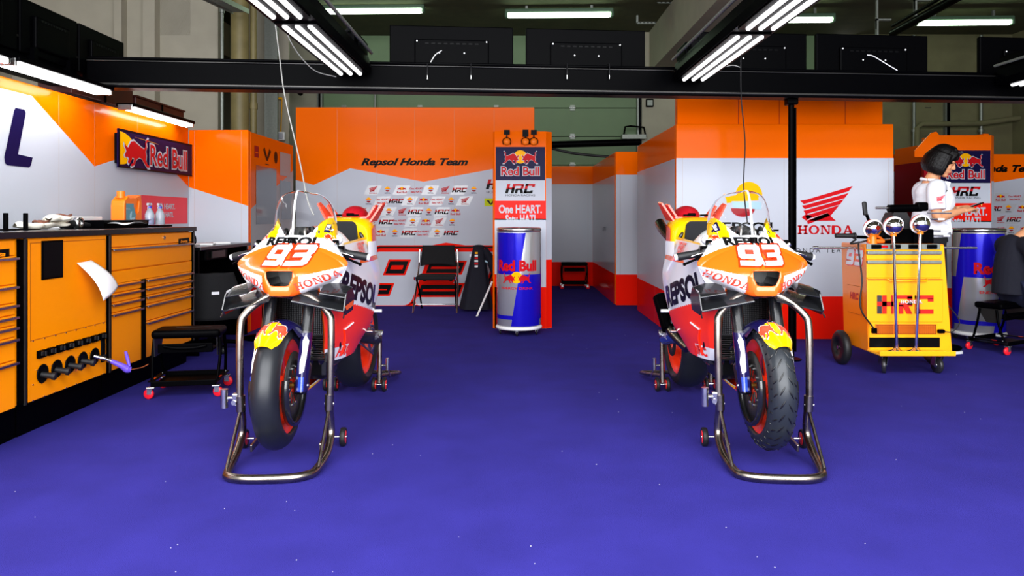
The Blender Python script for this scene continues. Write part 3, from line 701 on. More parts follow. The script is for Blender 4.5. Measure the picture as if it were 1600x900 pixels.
# wall lights on left
def wall_light(ya, yb, z, X, lab, n=2):
    t = thing('wall_light', lab, 'light', (X, (ya+yb)/2, z), 0, 'strip lights along the left wall'); L = yb-ya
    m = MB(); m.box((0, 0, .03), (.16, L, .03), 'black_metal', bev=.008); m.box((-.1, 0, .05), (.08, .05, .03), 'steel'); m.build('housing', t)
    for k in range(n):
        q = MB(); x = (-.045, .045)[k] if n == 2 else 0; q.tube([(x, -L/2+.02, 0), (x, L/2-.02, 0)], .017, 'tube_wall', 10)
        q.ell((x, L/2-.02, 0), .017, 'tube_wall', seg=10, rings=6); q.ell((x, -L/2+.02, 0), .017, 'tube_wall', seg=10, rings=6); q.build('tube', t)
    for s in (-1, 1): m = MB(); m.box((0, s*(L/2), .01), (.12, .02, .05), 'steel', bev=.004); m.build('end_clip', t)
wall_light(3.1, 4.42, 2.1, -3.05, 'twin tube strip light above the left workbench, nearest the camera'); wall_light(4.48, 5.55, 2.1, -3.05, 'twin tube strip light left above the workbench, second from the camera'); wall_light(6.05, 7.2, 2.06, -3.15, 'single tube strip light above the Red Bull banner', 1)
# dark boxes above the wall behind the lights
for i, (ya, yb, z0, z1, lab) in enumerate(((5.55, 6.45, 2.0, 2.28, 'dark maroon crate on top of the partition, nearer of two'), (6.5, 7.45, 1.98, 2.13, 'low dark maroon crate on top of the partition above the banner'))):
    m = MB(); mat('maroon', '#3a0c08', .5) if i == 0 else None; m.box((-3.42, (ya+yb)/2, (z0+z1)/2+.1), (.26, yb-ya, z1-z0), 'maroon', bev=.01); m.box((-3.285, (ya+yb)/2, (z0+z1)/2+.1), (.012, .012, z1-z0), 'black_metal')
    m.box((-3.42, (ya+yb)/2, z1+.105), (.28, yb-ya+.02, .015), 'maroon'); m.box((-3.37, (ya+yb)/2, (2.08+z0+.1)/2), (.05, .1, max(.02, z0+.1-2.08)+.02), 'black_metal')
    tag(m.build('storage_crate'), lab, 'crate')
# monitors
def monitor(name_label, loc, w, h, rz, tilt=0, screws=True, bx0=0):
    t = thing('monitor', name_label, 'monitor', loc, rz, 'screens on the overhead beams')
    m = MB(); m.box((0, 0, 0), (w, .045, h), 'black_plastic', bev=.008); m.box((0, -.03, -.02), (w*.6, .03, h*.6), 'black_plastic', bev=.01)
    for k in range(9): m.box((-w*.2+k*w*.05, -.047, h*.18), (w*.03, .003, .012), 'p_black')
    m.build('casing', t)
    m = MB(); m.box((0, .024, 0), (w-.04, .006, h-.04), 'window_dark'); m.build('screen', t)
    for q in (-.2, .2): m = MB(); m.box((q, -.02, -h/2-.0), (.04, .06, .1), 'black_metal'); m.build('mount', t)
    if screws:
        m = MB()
        for x, z in ((-w*.28, h*.22), (w*.28, h*.22), (-w*.1, h*.02), (w*.1, h*.02)): m.cyl((x, -.05, z), (x, -.044, z), .006, 'white_paint', seg=10)
        m.build('screws', t)
    return t
mons = [(610, 802, 42, 'black monitor back on the beam, leftmost of the row'), (821, 1009, 47, 'black monitor back on the beam, second from the left'), (1088, 1262, 52, 'black monitor back on the beam behind the right light rig'), (1270, 1452, 55, 'black monitor back on the beam with a white cable, left of the gap'), (1523, 1705, 60, 'black monitor back on the beam cut off by the right edge')]
for pa, pb, pt, lab in mons:
    Xc = (pa+pb)/2; Xw = (Xc-800)/F*6.1; Y = bY(Xw)+.22; Xw = (Xc-800)/F*Y; w = (pb-pa)/F*Y; zt = H+(CY-pt)/F*Y
    monitor(lab, (Xw, Y, zt-.23), w, .46, a5)
for i, (ya, yb) in enumerate(((5.49, 6.12), (4.83, 5.46), (3.95, 4.80))):
    monitor(['black monitor above the left beam, farthest from the camera', 'black monitor above the left beam, middle of three', 'black monitor above the left beam, nearest the camera'][i], (-3.22, (ya+yb)/2, 2.43), yb-ya, .36, PI/2, screws=False)
# loose cables
def cable(pts, lab, mt='cable_grey', r=.004, name='hanging_cable'):
    m = MB(); m.tube(pts, r, mt, 6, 6); return tag(m.build(name), lab, 'cable')
cable([at(428, 20, 5.0), at(437, 90, 4.9), at(445, 150, 4.8), at(468, 250, 4.5), at(480, 310, 4.2), at(490, 336, 4.05)], 'thin grey cable hanging down to the left motorcycle')
cable([at(445, 45, 5.2), at(458, 72, 5.3), at(475, 95, 5.4), at(495, 112, 5.5), at(525, 120, 5.6)], 'thin pale cable drooping under the left light rig')
cable([at(1158, 70, 5.0), at(1158, 150, 4.8), at(1164, 220, 4.6), at(1162, 290, 4.3), at(1168, 350, 4.1)], 'thin dark cable hanging down to the right motorcycle', 'black_rubber')
cable([at(1130, 105, 5.55), at(1145, 102, 5.56), at(1156, 105, 5.57)], 'short pale cable end beside the right light rig')
cable([at(1355, 86, 6.05), at(1365, 88, 6.03), at(1385, 100, 6.02), at(1402, 110, 6.02)], 'white cable running across the monitor back left of the gap', 'white_paint')
cable([at(673, 97, 5.85), at(680, 86, 5.83), at(690, 79, 5.9)], 'white cable on the leftmost monitor back', 'white_paint')
for px in (668, 736, 886, 952):
    Xw = (px-800)/F*5.7; Y = bY(Xw)-.03; p = at(px, 100, Y)
    m = MB(); m.tube([p+Vector((0, .1, .02)), p+Vector((0, -.01, 0)), p+Vector((0, -.01, -.09))], .004, 'black_rubber', 6); m.cyl(p+Vector((0, -.01, -.12)), p+Vector((0, -.01, -.09)), .005, 'steel', seg=8)
    o = m.build('cable_tie'); tag(o, {668: 'short cable tie dangling from the beam, leftmost of four', 736: 'short cable tie dangling from the beam below the gap between the first two monitors', 886: 'short cable tie dangling from the beam below the second monitor, left of its pair', 952: 'short cable tie dangling from the beam below the second monitor, rightmost of four'}[px], 'cable tie', 'cable ties on the beam')
# rear truss & rack over the corridor
m = MB(); m.tube([at(862, 226, 10.8), at(1000, 222, 10.8)], .05, 'black_metal'); m.tube([at(862, 232, 10.9), at(900, 240, 10.9), at(960, 245, 10.9), at(1000, 240, 10.9)], .02, 'black_rubber', 8, 4)
tag(m.build('rear_truss'), 'black tube with cables spanning the corridor behind the sign tower', 'beam')
m = MB(); q = 13.82; m.box((at(990, 0, q).x-.1, 14.02, at(0, 214, q).z), (.05, .2, .05), 'galvanised'); m.tube([at(974, 215, q), at(977, 198, q), at(985, 197, q), at(1006, 199, q), at(1009, 214, q)], .018, 'black_metal', 8); m.box(at(990, 214, q)+Vector((0, .03, 0)), (.44, .2, .08), 'galvanised'); m.box(at(976, 215, q), (.08, .1, .12), 'black_metal')
tag(m.build('door_drive'), 'small grey motor unit with a black handle above the corridor', 'motor')
m = MB(); p = at(1015, 161, 13.9); m.box(p, (.14, .06, .15), 'black_plastic', bev=.01); m.box(p+Vector((0, -.035, 0)), (.1, .01, .1), 'galvanised'); m.cyl(p+Vector((-.03, 0, .07)), p+Vector((-.03, 0, .13)), .012, 'galvanised', seg=8); m.cyl(p+Vector((.04, 0, .07)), p+Vector((.04, 0, .13)), .012, 'galvanised', seg=8)
tag(m.build('switch_box'), 'small dark switch box on the white pillar between the shutter doors', 'switch')
# ------------------------------------------------------------------ racing motorcycles
def arc_profile(xt, zt, w, zw, xb, zb, e=1.4, n=14, nb=10, et=1.4):
    """half profile from the top point over the widest point to the bottom point"""
    P = []
    for k in range(n): a = PI/2*k/n; P.append((xt+(w-xt)*math.sin(a)**et, zw+(zt-zw)*math.cos(a)**et))
    for k in range(nb+1): a = PI/2*k/nb; P.append((xb+(w-xb)*math.cos(a)**e, zw+(zb-zw)*math.sin(a)**e))
    return P
def interp(tab, t):
    """Catmull-Rom through a table of rows"""
    n = len(tab)-1; q = min(max(t, 0), 1)*n; i = min(int(q), n-1); f = q-i
    p = [tab[max(i-1, 0)], tab[i], tab[i+1], tab[min(i+2, n)]]
    return [.5*((2*b)+(c-a)*f+(2*a-5*b+4*c-d)*f*f+(3*b-a-3*c+d)*f**3) for a, b, c, d in zip(*p)]
#        y     xt    zt     w     zw    xb    zb
MASK = [(.000, .035, .917, .082, .885, .045, .790),
        (.030, .035, .945, .135, .880, .050, .783),
        (.070, .030, .972, .190, .885, .055, .785),
        (.110, .020, 1.000, .235, .898, .070, .792),
        (.155, .010, 1.032, .268, .915, .110, .800),
        (.205, .008, 1.064, .280, .930, .170, .810),
        (.245, .060, 1.088, .284, .940, .210, .815),
        (.300, .120, 1.145, .270, .950, .225, .820),
        (.360, .142, 1.168, .255, .955, .230, .820),
        (.430, .155, 1.140, .235, .955, .215, .820)]
def paint_mask(x, y, z):
    ax = abs(x)
    if y > .2 and ax > .1 and z > 1.068-.1*(ax-.1): return 'b_yellow'
    if ax < .09 and z < .93 and y < .06: return 'b_orange'
    up = 1.040-1.05*ax*ax
    lo = .868+.20*ax
    if lo < z < up: return 'b_orange'
    return 'b_white'
def bvh_of(mb, i0=0):
    return BVHTree.FromPolygons([Vector(v) for v in mb.v], mb.f)
def bike(label, loc, rz, rain):
    B = thing('racing_motorcycle', label, 'motorcycle', loc, rz, 'number 93 racing motorcycles')
    def part(name, m, parent=B, lab=None):
        o = m.build(name, parent)
        if lab: o['label'] = lab
        return o
    # ---- upper fairing
    m = MB(); NU, NV = 150, 92
    prof = []
    for i in range(NU+1):
        r = interp(MASK, i/NU); prof.append((r[0], arc_profile(*r[1:], n=52, nb=40, et=1.4+.9*min(1, max(0, (r[0]-.22)/.11)))))
    def sl(y, z): return y-max(0, (y-.16)/.27)*1.1*min(.17, max(0, 1.12-z))
    n = NV+1; vs = []
    for y, P in prof: vs += [(-x, sl(y, z), z) for x, z in P[::-1]]+[(x, sl(y, z), z) for x, z in P]
    fs = []; mm = []
    for i in range(NU):
        for k in range(2*n-1):
            if k == n-1 and prof[i][0] > .235: continue
            q = (i*2*n+k, i*2*n+k+1, (i+1)*2*n+k+1, (i+1)*2*n+k); c = sum((Vector(vs[a]) for a in q), Vector())/4
            fs.append(q); mm.append(paint_mask(*c))
    m.add(vs, fs, mm)
    for sd in (1, -1):
        # inner return at the rear edge and along the cockpit rim so the shell has thickness
        y, P = prof[-1]; ring = [(sd*x, sl(y, z), z) for x, z in P]; me_ = MB(); me_.loft([ring, [(p[0]*.94, p[1]-.01, (p[2]-.93)*.95+.93) for p in ring], [(p[0]*.9, p[1]-.08, (p[2]-.93)*.92+.93) for p in ring]], 'b_black', closed=False); me_.build('fairing_edge', B)
    bot = [[(-P[-1][0], y, P[-1][1]), (0, y, P[-1][1]-.004), (P[-1][0], y, P[-1][1])] for y, P in prof if y < .13]; mk = MB(); mk.loft(bot, 'b_orange', closed=False); mk.build('fairing_keel', B)
    y0, P0 = prof[0]; half = P0
    ring = [(x, y0, z) for x, z in half]+[(-x, y0, z) for x, z in half[::-1]]
    def mouth(w1, w2, zt, zb, y):
        zt += .008; zb += .008
        out = []
        for x, _, z in ring:
            a = (z-.79)/(.917-.79); 
            out.append((x, y, z))
        N = len(ring); res = []
        # rounded trapezoid with the same number of points
        C = [(.03, zt), (w1, zt), (w1-.004, (zt+zb)/2), (w2, zb), (.026, zb-.003)]
        cum = [0]
        for a, b in zip(C, C[1:]): cum.append(cum[-1]+math.dist(a, b))
        h = N//2
        for k in range(h):
            s = cum[-1]*k/(h-1)
            j = max(i for i in range(len(C)-1) if cum[i] <= s+1e-9); f = (s-cum[j])/(cum[j+1]-cum[j]); res.append((C[j][0]+(C[j+1][0]-C[j][0])*f, C[j][1]+(C[j+1][1]-C[j][1])*f))
        return [(x, y, z) for x, z in res]+[(-x, y, z) for x, z in res[::-1]]
    r0 = ring; r1 = mouth(.072, .05, .908, .826, -.012); r2 = mouth(.066, .044, .902, .832, -.006); r3 = mouth(.06, .04, .90, .835, .14)
    m.loft([r0, r1, r2], 'b_orange'); m.loft([r2, r3], 'b_black'); m.add(r3, [list(range(len(r3)))], 'b_black', False)
    bv = bvh_of(m)
    def front(u, v, e):
        h = bv.ray_cast(Vector((u, -1, v)), Vector((0, 1, 0)))
        return None if h[0] is None else h[0]+Vector((0, -1, .35)).normalized()*e
    d = Dec(); d.sub(num93('b_white', 'b_red', None, 2, .085), 0, .934, .098, kx=.098)
    d.text('REPSOL', 0, 1.050, .038, 'b_black', w=.27, bold=.05, z=3)
    for sd in (-1, 1):
        d.sub(slab('HONDA', 'b_coral', .036), sd*.168, .862, 1, dz=3, rot=sd*.33, kx=1.0)
    d.rect(-.0045, .935, .0045, 1.075, 'b_white', 8)  # white bar painted in as the specular highlight down the nose
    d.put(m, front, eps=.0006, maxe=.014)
    def side_fn(bv, sd, out=.6):
        def fn(u, v, e):
            h = bv.ray_cast(Vector((sd*out, u, v)), Vector((-sd, 0, 0)))
            return None if h[0] is None else h[0]+Vector((sd*e, -.3*e, 0))
        return fn
    for sd in (-1, 1):
        k = sd  # keep words readable from outside
        d = Dec(); d.text('HRC', 0, 0, .022, 'b_blue', bold=.03, shear=.4, z=2)
        f = side_fn(bv, sd); d.put(m, lambda u, v, e: f(.24+k*u, .855+v+.2*k*u*0, e), eps=.001, maxe=.012)
        # black and white sponsor plate on the shoulder and small bull
        d = Dec(); d.poly([(-.034, -.02), (.034, -.012), (.03, .032), (-.03, .022)], 'b_navy', 2); [d.poly([(q, -.008), (q+.012, -.005), (q+.012, .022), (q, .019)], 'b_white', 3) for q in (-.028, -.008, .012)]; [d.rect(q, .0, q+.008, .006, 'b_navy', 4) for q in (-.025, -.004, .016)]; d.sub(bull('b_red', 'b_white', 1, 4), 0, -.036, .022)
        def sh(u, v, e):
            h = bv.ray_cast(Vector((sd*.168+u, -.5, 1.105+v-sd*u*.35)), Vector((0, 1, 0)))
            return None if h[0] is None else h[0]+Vector((0, -e, 0))
        d.put(m, sh, eps=.001, maxe=.012)
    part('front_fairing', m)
    # ---- windscreen
    m = MB()
    base = catmull([(-.165, .40, 1.14), (-.125, .27, 1.115), (-.06, .205, 1.075), (0, .19, 1.062), (.06, .205, 1.075), (.125, .27, 1.115), (.165, .40, 1.14)], 6)
    n = len(base)-1
    def scr(a, b):
        p = base[min(n, round(a*n))]; s_ = (a-.5)*2; f = b*PI/2; c, q = math.cos(f), math.sin(f)
        zt = 1.312-.012*s_*s_; yt = .275+.03*s_*s_
        return Vector((p.x*(1-.16*b-.0)*(c**.62 if b < 1 else 0)+s_*.03*b, p.y+(yt-p.y)*b**1.4, p.z+(zt-p.z)*q**.97))
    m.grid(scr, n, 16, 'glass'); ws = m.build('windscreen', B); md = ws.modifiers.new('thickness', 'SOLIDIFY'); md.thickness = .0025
    m = MB(); m.loft([[scr(.5, t/12)+Vector((-.005, -.006, 0)), scr(.5, t/12)+Vector((.005, -.006, 0))] for t in range(13)], 'b_white', closed=False); part('highlight_ribbon', m, ws)  # white ribbon modelled in place of the bright highlight along the screen centreline
    m = MB(); m.tube([scr(k/n, 1) for k in range(n+1)], .002, 'clear_plastic', 6); m.tube([scr(0, k/10) for k in range(11)], .002, 'clear_plastic', 6); m.tube([scr(1, k/10) for k in range(11)], .002, 'clear_plastic', 6); part('edge_strip', m, ws)
    m = MB(); m.box((0, .17, 1.055), (.035, .03, .03), 'black_plastic', bev=.005); m.cyl((0, .15, 1.056), (0, .157, 1.056), .008, 'glass', seg=12); part('nose_camera', m)
    # dashboard cluster under the screen
    m = MB(); m.box((0, .37, 1.095), (.10, .03, .05), 'black_plastic', rot=(-.4, 0, 0), bev=.008); m.box((0, .383, 1.098), (.085, .006, .04), 'window_dark', rot=(-.4, 0, 0)); part('dashboard', m)
    m = MB(); m.box((0, .33, 1.055), (.24, .2, .03), 'black_plastic', bev=.01)
    for k in range(7): m.tube([(-.12+.04*k, .24, 1.06), (-.1+.035*k, .27, 1.10+.01*(k % 3)), (-.11+.037*k, .33, 1.08)], .007, 'black_rubber' if k % 2 else 'steel', 8, 5)
    part('cockpit_wiring', m)
    # ---- side fairings
    SF = {}  # rows: z -> (y front, x front, x mid, x rear, y rear)
    rows = [(.945, .14, .235, .275, .255, .95), (.84, .13, .19, .275, .275, .95), (.74, .19, .178, .265, .275, .92), (.64, .25, .172, .248, .262, .88), (.54, .29, .165, .225, .245, .82), (.46, .33, .150, .20, .21, .74), (.40, .39, .14, .185, .19, .66)]
    for sd in (-1, 1):
        m = MB(); NU, NV = 110, 90
        def P(a, b):
            z, yf, xf, xm, xr, yr = interp(rows, b); y = yf+(yr-yf)*a; x = (1-a)**2*xf+2*a*(1-a)*(xm*1.08)+a*a*xr
            x -= .03*max(0, 1-a*9)**2
            return Vector((sd*x, y, z))
        def C(a, b):
            p = P(a, b); z, y = p.z, p.y
            if z > .915 and y > .5: return 'b_orange'
            if z > .735-.22*(y-.3): return 'b_white'
            if z < .475 and y < .52: return 'b_white'
            return 'b_red' if y > .42 or z < .6 else 'b_red'
        m.grid(P, NU, NV, C)
        m.loft([[P(0, j/NV) for j in range(NV+1)], [P(0, j/NV)+Vector((-sd*.012, .006, 0)) for j in range(NV+1)], [P(.06, j/NV)+Vector((-sd*.02, 0, 0)) for j in range(NV+1)]], 'b_orange', closed=False)
        m.loft([[P(i/NU, 1) for i in range(NU+1)], [P(i/NU, 1)+Vector((-sd*.015, 0, .01)) for i in range(NU+1)]], 'b_white', closed=False)
        # raised side duct edge
        m.tube([P(.24, .62)+Vector((sd*.003, 0, 0)), P(.30, .74)+Vector((sd*.003, 0, 0)), P(.27, .93)+Vector((sd*.003, 0, 0))], .006, 'b_red', 8, 5); m.tube([P(.24, .62)+Vector((sd*.004, 0, 0)), P(.40, .58)+Vector((sd*.003, 0, 0))], .005, 'b_white', 8)
        bs = bvh_of(m)
        def sf(u, v, e, bs=bs, sd=sd):
            h = bs.ray_cast(Vector((sd*.6, u, v)), Vector((-sd, 0, 0)))
            return None if h[0] is None else h[0]+Vector((sd*e, -.2*e, 0))
        d = Dec(); d.text('REPSOL', 0, 0, .12, 'b_black', w=.56, bold=.05, z=2); d.put(m, lambda u, v, e: sf(.57+sd*u, .765-.24*(sd*u)+v, e), eps=.0015, maxe=.02)
        d = Dec(); d.text('HRC', 0, 0, .05, 'b_red', bold=.05, shear=.2, z=2); d.put(m, lambda u, v, e: sf(.475+sd*u, .445+v, e), eps=.0015, maxe=.02)
        d = Dec(); d.circ(0, 0, .012, 'b_white', 2); d.rect(.02, -.004, .045, .004, 'b_white', 2); d.put(m, lambda u, v, e: sf(.72+sd*u, .655+v, e), eps=.0015, maxe=.02)
        part('side_fairing', m)
        # upper side of the tank cover, white with red band
        m = MB()
        def Q(a, b): return Vector((sd*((.225-.05*b)*(1-a)+(.19-.04*b)*a), .50+.62*a, .90+.13*b+.02*a-.08*a*a*(1-b)))
        m.grid(Q, 20, 12, lambda a, b: 'b_red' if .18 < b < .4 else ('b_white' if b < .9 else 'b_yellow'))
        d = Dec(); d.text('HEART', 0, 0, .05, 'b_coral', w=.2, bold=.03, shear=.3, z=2); d.put(m, lambda u, v, e: Q(.62+sd*u/.62, min(1, max(0, .68+v/.13)))+Vector((sd*e, 0, 0)), eps=.0015, maxe=.03)
        part('tank_side_cover', m)
    # ---- belly pan
    for sd in (-1, 1):
        m = MB()
        def BP(a, b):
            y = .385+.52*a; w = .02+.155*min(1, a*1.6)**.8; z0 = .235+.03*a+.05*a*a; z1 = z0+.03+.17*min(1, a*1.35)
            return Vector((sd*(.004+(w)*(b**.7)), y+.0*b, z0+(z1-z0)*b**1.1))
        m.grid(BP, 40, 16, lambda a, b: 'b_yellow' if b > .42+a*1.7 else ('b_red' if a < .42 else ('b_white' if b > .7 else 'b_black')))
        m.loft([[BP(k/20, 1) for k in range(21)], [BP(k/20, 1)+Vector((-sd*.012, 0, -.004)) for k in range(21)]], 'b_white', closed=False)
        part('belly_pan', m)
    # ---- winglets
    for sd in (-1, 1):
        m = MB()
        def wing(p0, p1, c0, c1, th, tw=0):
            rings = []
            for k in range(9):
                t = k/8; p = Vector(p0).lerp(Vector(p1), t); c = c0+(c1-c0)*t; r = []
                for j in range(12):
                    a = 2*PI*j/12; r.append(p+Vector((0, c/2*math.cos(a)+c/2, th*math.sin(a)*(1.0+.5*math.cos(a+PI))+math.cos(a)*-tw*c)))
                rings.append(r)
            m.loft(rings, 'carbon', caps=True)
        wing((sd*.055, .0, .800), (sd*.30, .05, .738), .20, .17, .007, -.20); part('lower_wing', m)
        m = MB(); wing((sd*.18, .045, .825), (sd*.305, .07, .795), .15, .12, .006, -.2); part('upper_wing', m)
        m = MB(); A = [(.04, .715), (.07, .69), (.20, .70), (.235, .76), (.20, .815), (.08, .79)]
        Mx = Matrix(((0, 0, sd, sd*.300), (1, 0, 0, 0), (0, 1, 0, 0), (0, 0, 0, 1)))
        m.prism(A, .006, 'carbon', Mx)
        d = Dec(); d.poly([(.05, .735), (.08, .712), (.2, .722), (.215, .75)], 'b_orange', 1); d.text('MICHELIN', .14, .785, .02, 'b_white', w=.1, bold=.02, z=1) if False else None
        d.poly([(.06, .755), (.215, .765), (.19, .815), (.09, .805)], 'b_white' if sd < 0 else 'carbon', 1); 
        if sd < 0: [d.poly([(q, .765), (q+.012, .765), (q+.012, .8), (q, .8)], 'b_black', 2) for q in (.085, .11, .135, .16)]
        d.put(m, lambda u, v, e: Vector((sd*(.3065+e) if sd > 0 else -(.3005+e), u, v)))
        m.tube([(sd*.303, .05, .70), (sd*.305, .03, .68)], .004, 'carbon', 6)
        part('wing_endplate', m)
    # ---- front wheel
    def wheel(name, y, z, R, W, rimR, rainy, par=B):
        w = thing_part(name, par, (0, y, z))
        m = MB(); prof = []
        for k in range(25):
            a = -PI/2*1.12+PI*1.12*k/24; prof.append((R-.062+.062*math.cos(a)*(1.0 if abs(a) < 1.6 else 1), W/2*math.sin(a)))
        prof = [(rimR, -W*.36)]+prof+[(rimR, W*.36)]
        m.lathe(prof, 'rain_tyre' if rainy else 'slick_tyre', (0, 0, 0), (1, 0, 0), 72)
        if rainy:
            for k in range(30):
                for sd in (-1, 1):
                    for j, (a0, a1, off) in enumerate(((.12, .5, 0), (.62, .98, .5), (1.05, 1.35, .2))):
                        th = 2*PI*(k+off+(.25 if sd > 0 else 0))/30; pts = []
                        for s in range(5):
                            a = sd*(a0+(a1-a0)*s/4); t2 = th+(.10-.05*j)*s/4*1.4; rr = R-.062+.0625*math.cos(a)
                            # lathe frame: axis X
                            pts.append(Vector((W/2*math.sin(a)*1.003, rr*math.cos(t2), rr*math.sin(t2))))
                        m.tube(pts, [.0012, .004, .004, .0012], 'b_black', 5)
        part('tyre', m, w, 'grooved rain tyre' if rainy else 'smooth slick tyre')
        m = MB(); hw = W*.36
        m.lathe([(rimR+.006, -hw-.004), (rimR+.006, -hw+.006), (rimR-.022, -hw+.02), (rimR-.035, -.02), (rimR-.035, .02), (rimR-.022, hw-.02), (rimR+.006, hw-.006), (rimR+.006, hw+.004), (rimR-.002, hw+.004), (rimR-.03, hw-.016), (rimR-.045, .02), (rimR-.045, -.02), (rimR-.03, -hw+.016), (rimR-.002, -hw-.004)], 'rim_red', (0, 0, 0), (1, 0, 0), 64, closed=True)
        m.lathe([(.0, -hw*.8), (.045, -hw*.8), (.05, -hw*.4), (.05, hw*.4), (.045, hw*.8), (0, hw*.8)], 'rim_red', (0, 0, 0), (1, 0, 0), 32)
        for k in range(5):
            a = 2*PI*k/5+.3; c, s = math.cos(a), math.sin(a)
            for off in (-.13, .13):
                c2, s2 = math.cos(a+off), math.sin(a+off); m.tube([(0, .04*c, .04*s), (0, (rimR-.04)*c2, (rimR-.04)*s2)], .010, 'rim_red', 8)
        d = Dec(); 
        part('rim', m, w)
        return w
    def thing_part(name, par, loc):
        o = bpy.data.objects.new(name, None); COL.objects.link(o); o.parent = par; o.location = loc; o.empty_display_size = .05; return o
    fw = wheel('front_wheel', 0, .355, .300, .126, .222, rain); fw.rotation_euler = (0, 0, -rz*1.6)
    for sd in (-1, 1):
        m = MB(); m.lathe([(.085, 0), (.165, 0), (.165, .006), (.085, .006)], 'disc', (sd*.066-.003, 0, 0), (1, 0, 0), 48, closed=True)
        for k in range(10):
            a = 2*PI*k/10; m.cyl((sd*.066, .09*math.cos(a), .09*math.sin(a)), (sd*.074, .09*math.cos(a), .09*math.sin(a)), .008, 'steel', seg=8)
            m.tube([(sd*.066, .04*math.cos(a), .04*math.sin(a)), (sd*.067, .088*math.cos(a+.2), .088*math.sin(a+.2))], .004, 'disc', 6)
        m.lathe([(.172, .0), (.19, .0), (.19, .03), (.172, .03)], 'carbon', (sd*.06-(.03 if sd < 0 else 0), 0, 0), (1, 0, 0), 40, a0=-1.9, a1=1.4)
        part('brake_disc', m, fw)
        m = MB(); m.cyl((sd*.05, 0, 0), (sd*.135, 0, 0), .016, 'gold', seg=20); m.cyl((sd*.1, 0, 0), (sd*.125, 0, 0), .03, 'steel', r2=.022, seg=20); m.cyl((sd*.125, 0, 0), (sd*.14, 0, 0), .013, 'steel', seg=6); part('axle', m, fw)
    # front mudguard
    m = MB(); R = .318
    def MG(a, b):
        th = math.radians(46+96*a); s = (b-.5)*2; w = .078*(1-.25*(1-a)**3)
        if a < .12: w *= .75+.25*a/.12
        rr = R-.035*abs(s)**2.6
        return Vector((w*s, -rr*math.cos(th), .355+rr*math.sin(th)))
    def MC(a, b):
        s = (b-.5)*2
        if a < .36-.10*s*s: return 'b_yellow'
        return 'b_navy'
    m.grid(MG, 60, 30, MC); m.loft([[MG(0, k/30) for k in range(31)], [MG(0.0, k/30)+Vector((0, .012, -.004)) for k in range(31)]], 'b_yellow', closed=False)
    for sd in (-1, 1):
        d = Dec(); d.sub(bull('b_coral', 'b_white', -sd, 3), 0, 0, .085, kx=.040)
        d.put(m, lambda u, v, e: (lambda p: p+Vector((p.x*.3, p.y*.6, (p.z-.355)*1)).normalized()*e)(MG(min(1, max(0, .24+v*1.8)), min(1, max(0, .5+(u+sd*.045)/.16)))), eps=.001, maxe=.012)
    # side skirts covering the fork bottoms
    for sd in (-1, 1):
        m.loft([[MG(k/20, 1 if sd > 0 else 0)+Vector((sd*.0, 0, 0)) for k in range(8, 21)], [MG(k/20, 1 if sd > 0 else 0)+Vector((sd*.028, .01, -.045)) for k in range(8, 21)]], 'b_navy', closed=False)
    part('front_mudguard', m)
    # fork legs with guards
    for sd in (-1, 1):
        f = thing_part('fork_leg', B, (0, 0, 0))
        m = MB(); m.tube([(sd*.10, .01, .36), (sd*.10, .06, .52), (sd*.10, .105, .62)], .022, 'b_black', 16); m.tube([(sd*.10, .09, .585), (sd*.10, .20, .90)], .03, 'carbon', 20); m.box((sd*.1, .005, .35), (.05, .06, .07), 'b_black', bev=.012); m.tube([(sd*.1, .085, .58), (sd*.1, .093, .60)], .033, 'engine_grey', 20); part('fork_tube', m, f)
        m = MB(); rings = []
        for k in range(19):
            t = k/18; z = .335+.27*t; y = -.02+.09*t; w = .034+.012*math.sin(PI*t)
            rings.append([(sd*(.094+.010*j), y-w+.004*(1-j/3), z) for j in range(3)]+[(sd*(.118+.020*math.cos(a)), y-.0+w*math.sin(a), z) for a in [PI*j/12-PI/2 for j in range(13)]])
        m.loft(rings, 'b_navy', closed=False); bv2 = bvh_of(m)
        def gf(u, v, e):
            h = bv2.ray_cast(Vector((sd*u, -.6, v)), Vector((0, 1, 0)))
            return None if h[0] is None else h[0]+Vector((sd*e*.5, -e, 0))
        d = Dec(); d.poly([(-.010, .05), (.010, .06), (.014, .12), (.016, .2), (.0, .23), (-.012, .2), (-.006, .15), (-.014, .1)], 'b_white', 2); d.rect(-.014, -.03, .012, .035, 'b_blue', 2)
        d.put(m, lambda u, v, e: gf(.118+sd*u, .37+v, e), eps=.001, maxe=.01)
        part('fork_guard', m, f)
        m = MB(); m.box((sd*.095, .085, .40), (.05, .06, .11), 'b_black', rot=(-.5, 0, 0), bev=.012); m.box((sd*.115, .085, .40), (.012, .045, .09), 'gold', rot=(-.5, 0, 0), bev=.004); m.cyl((sd*.11, .07, .43), (sd*.125, .07, .43), .012, 'steel', seg=12); part('brake_caliper', m, f)
    m = MB(); m.box((0, .19, .80), (.25, .07, .045), 'b_black', bev=.012); m.cyl((0, .13, .77), (0, .16, .82), .022, 'steel', seg=20); m.box((0, .30, 1.0), (.24, .07, .03), 'b_black', bev=.01); m.cyl((0, .19, .8), (0, .3, 1.0), .03, 'engine_grey', seg=20); part('triple_clamp', m)
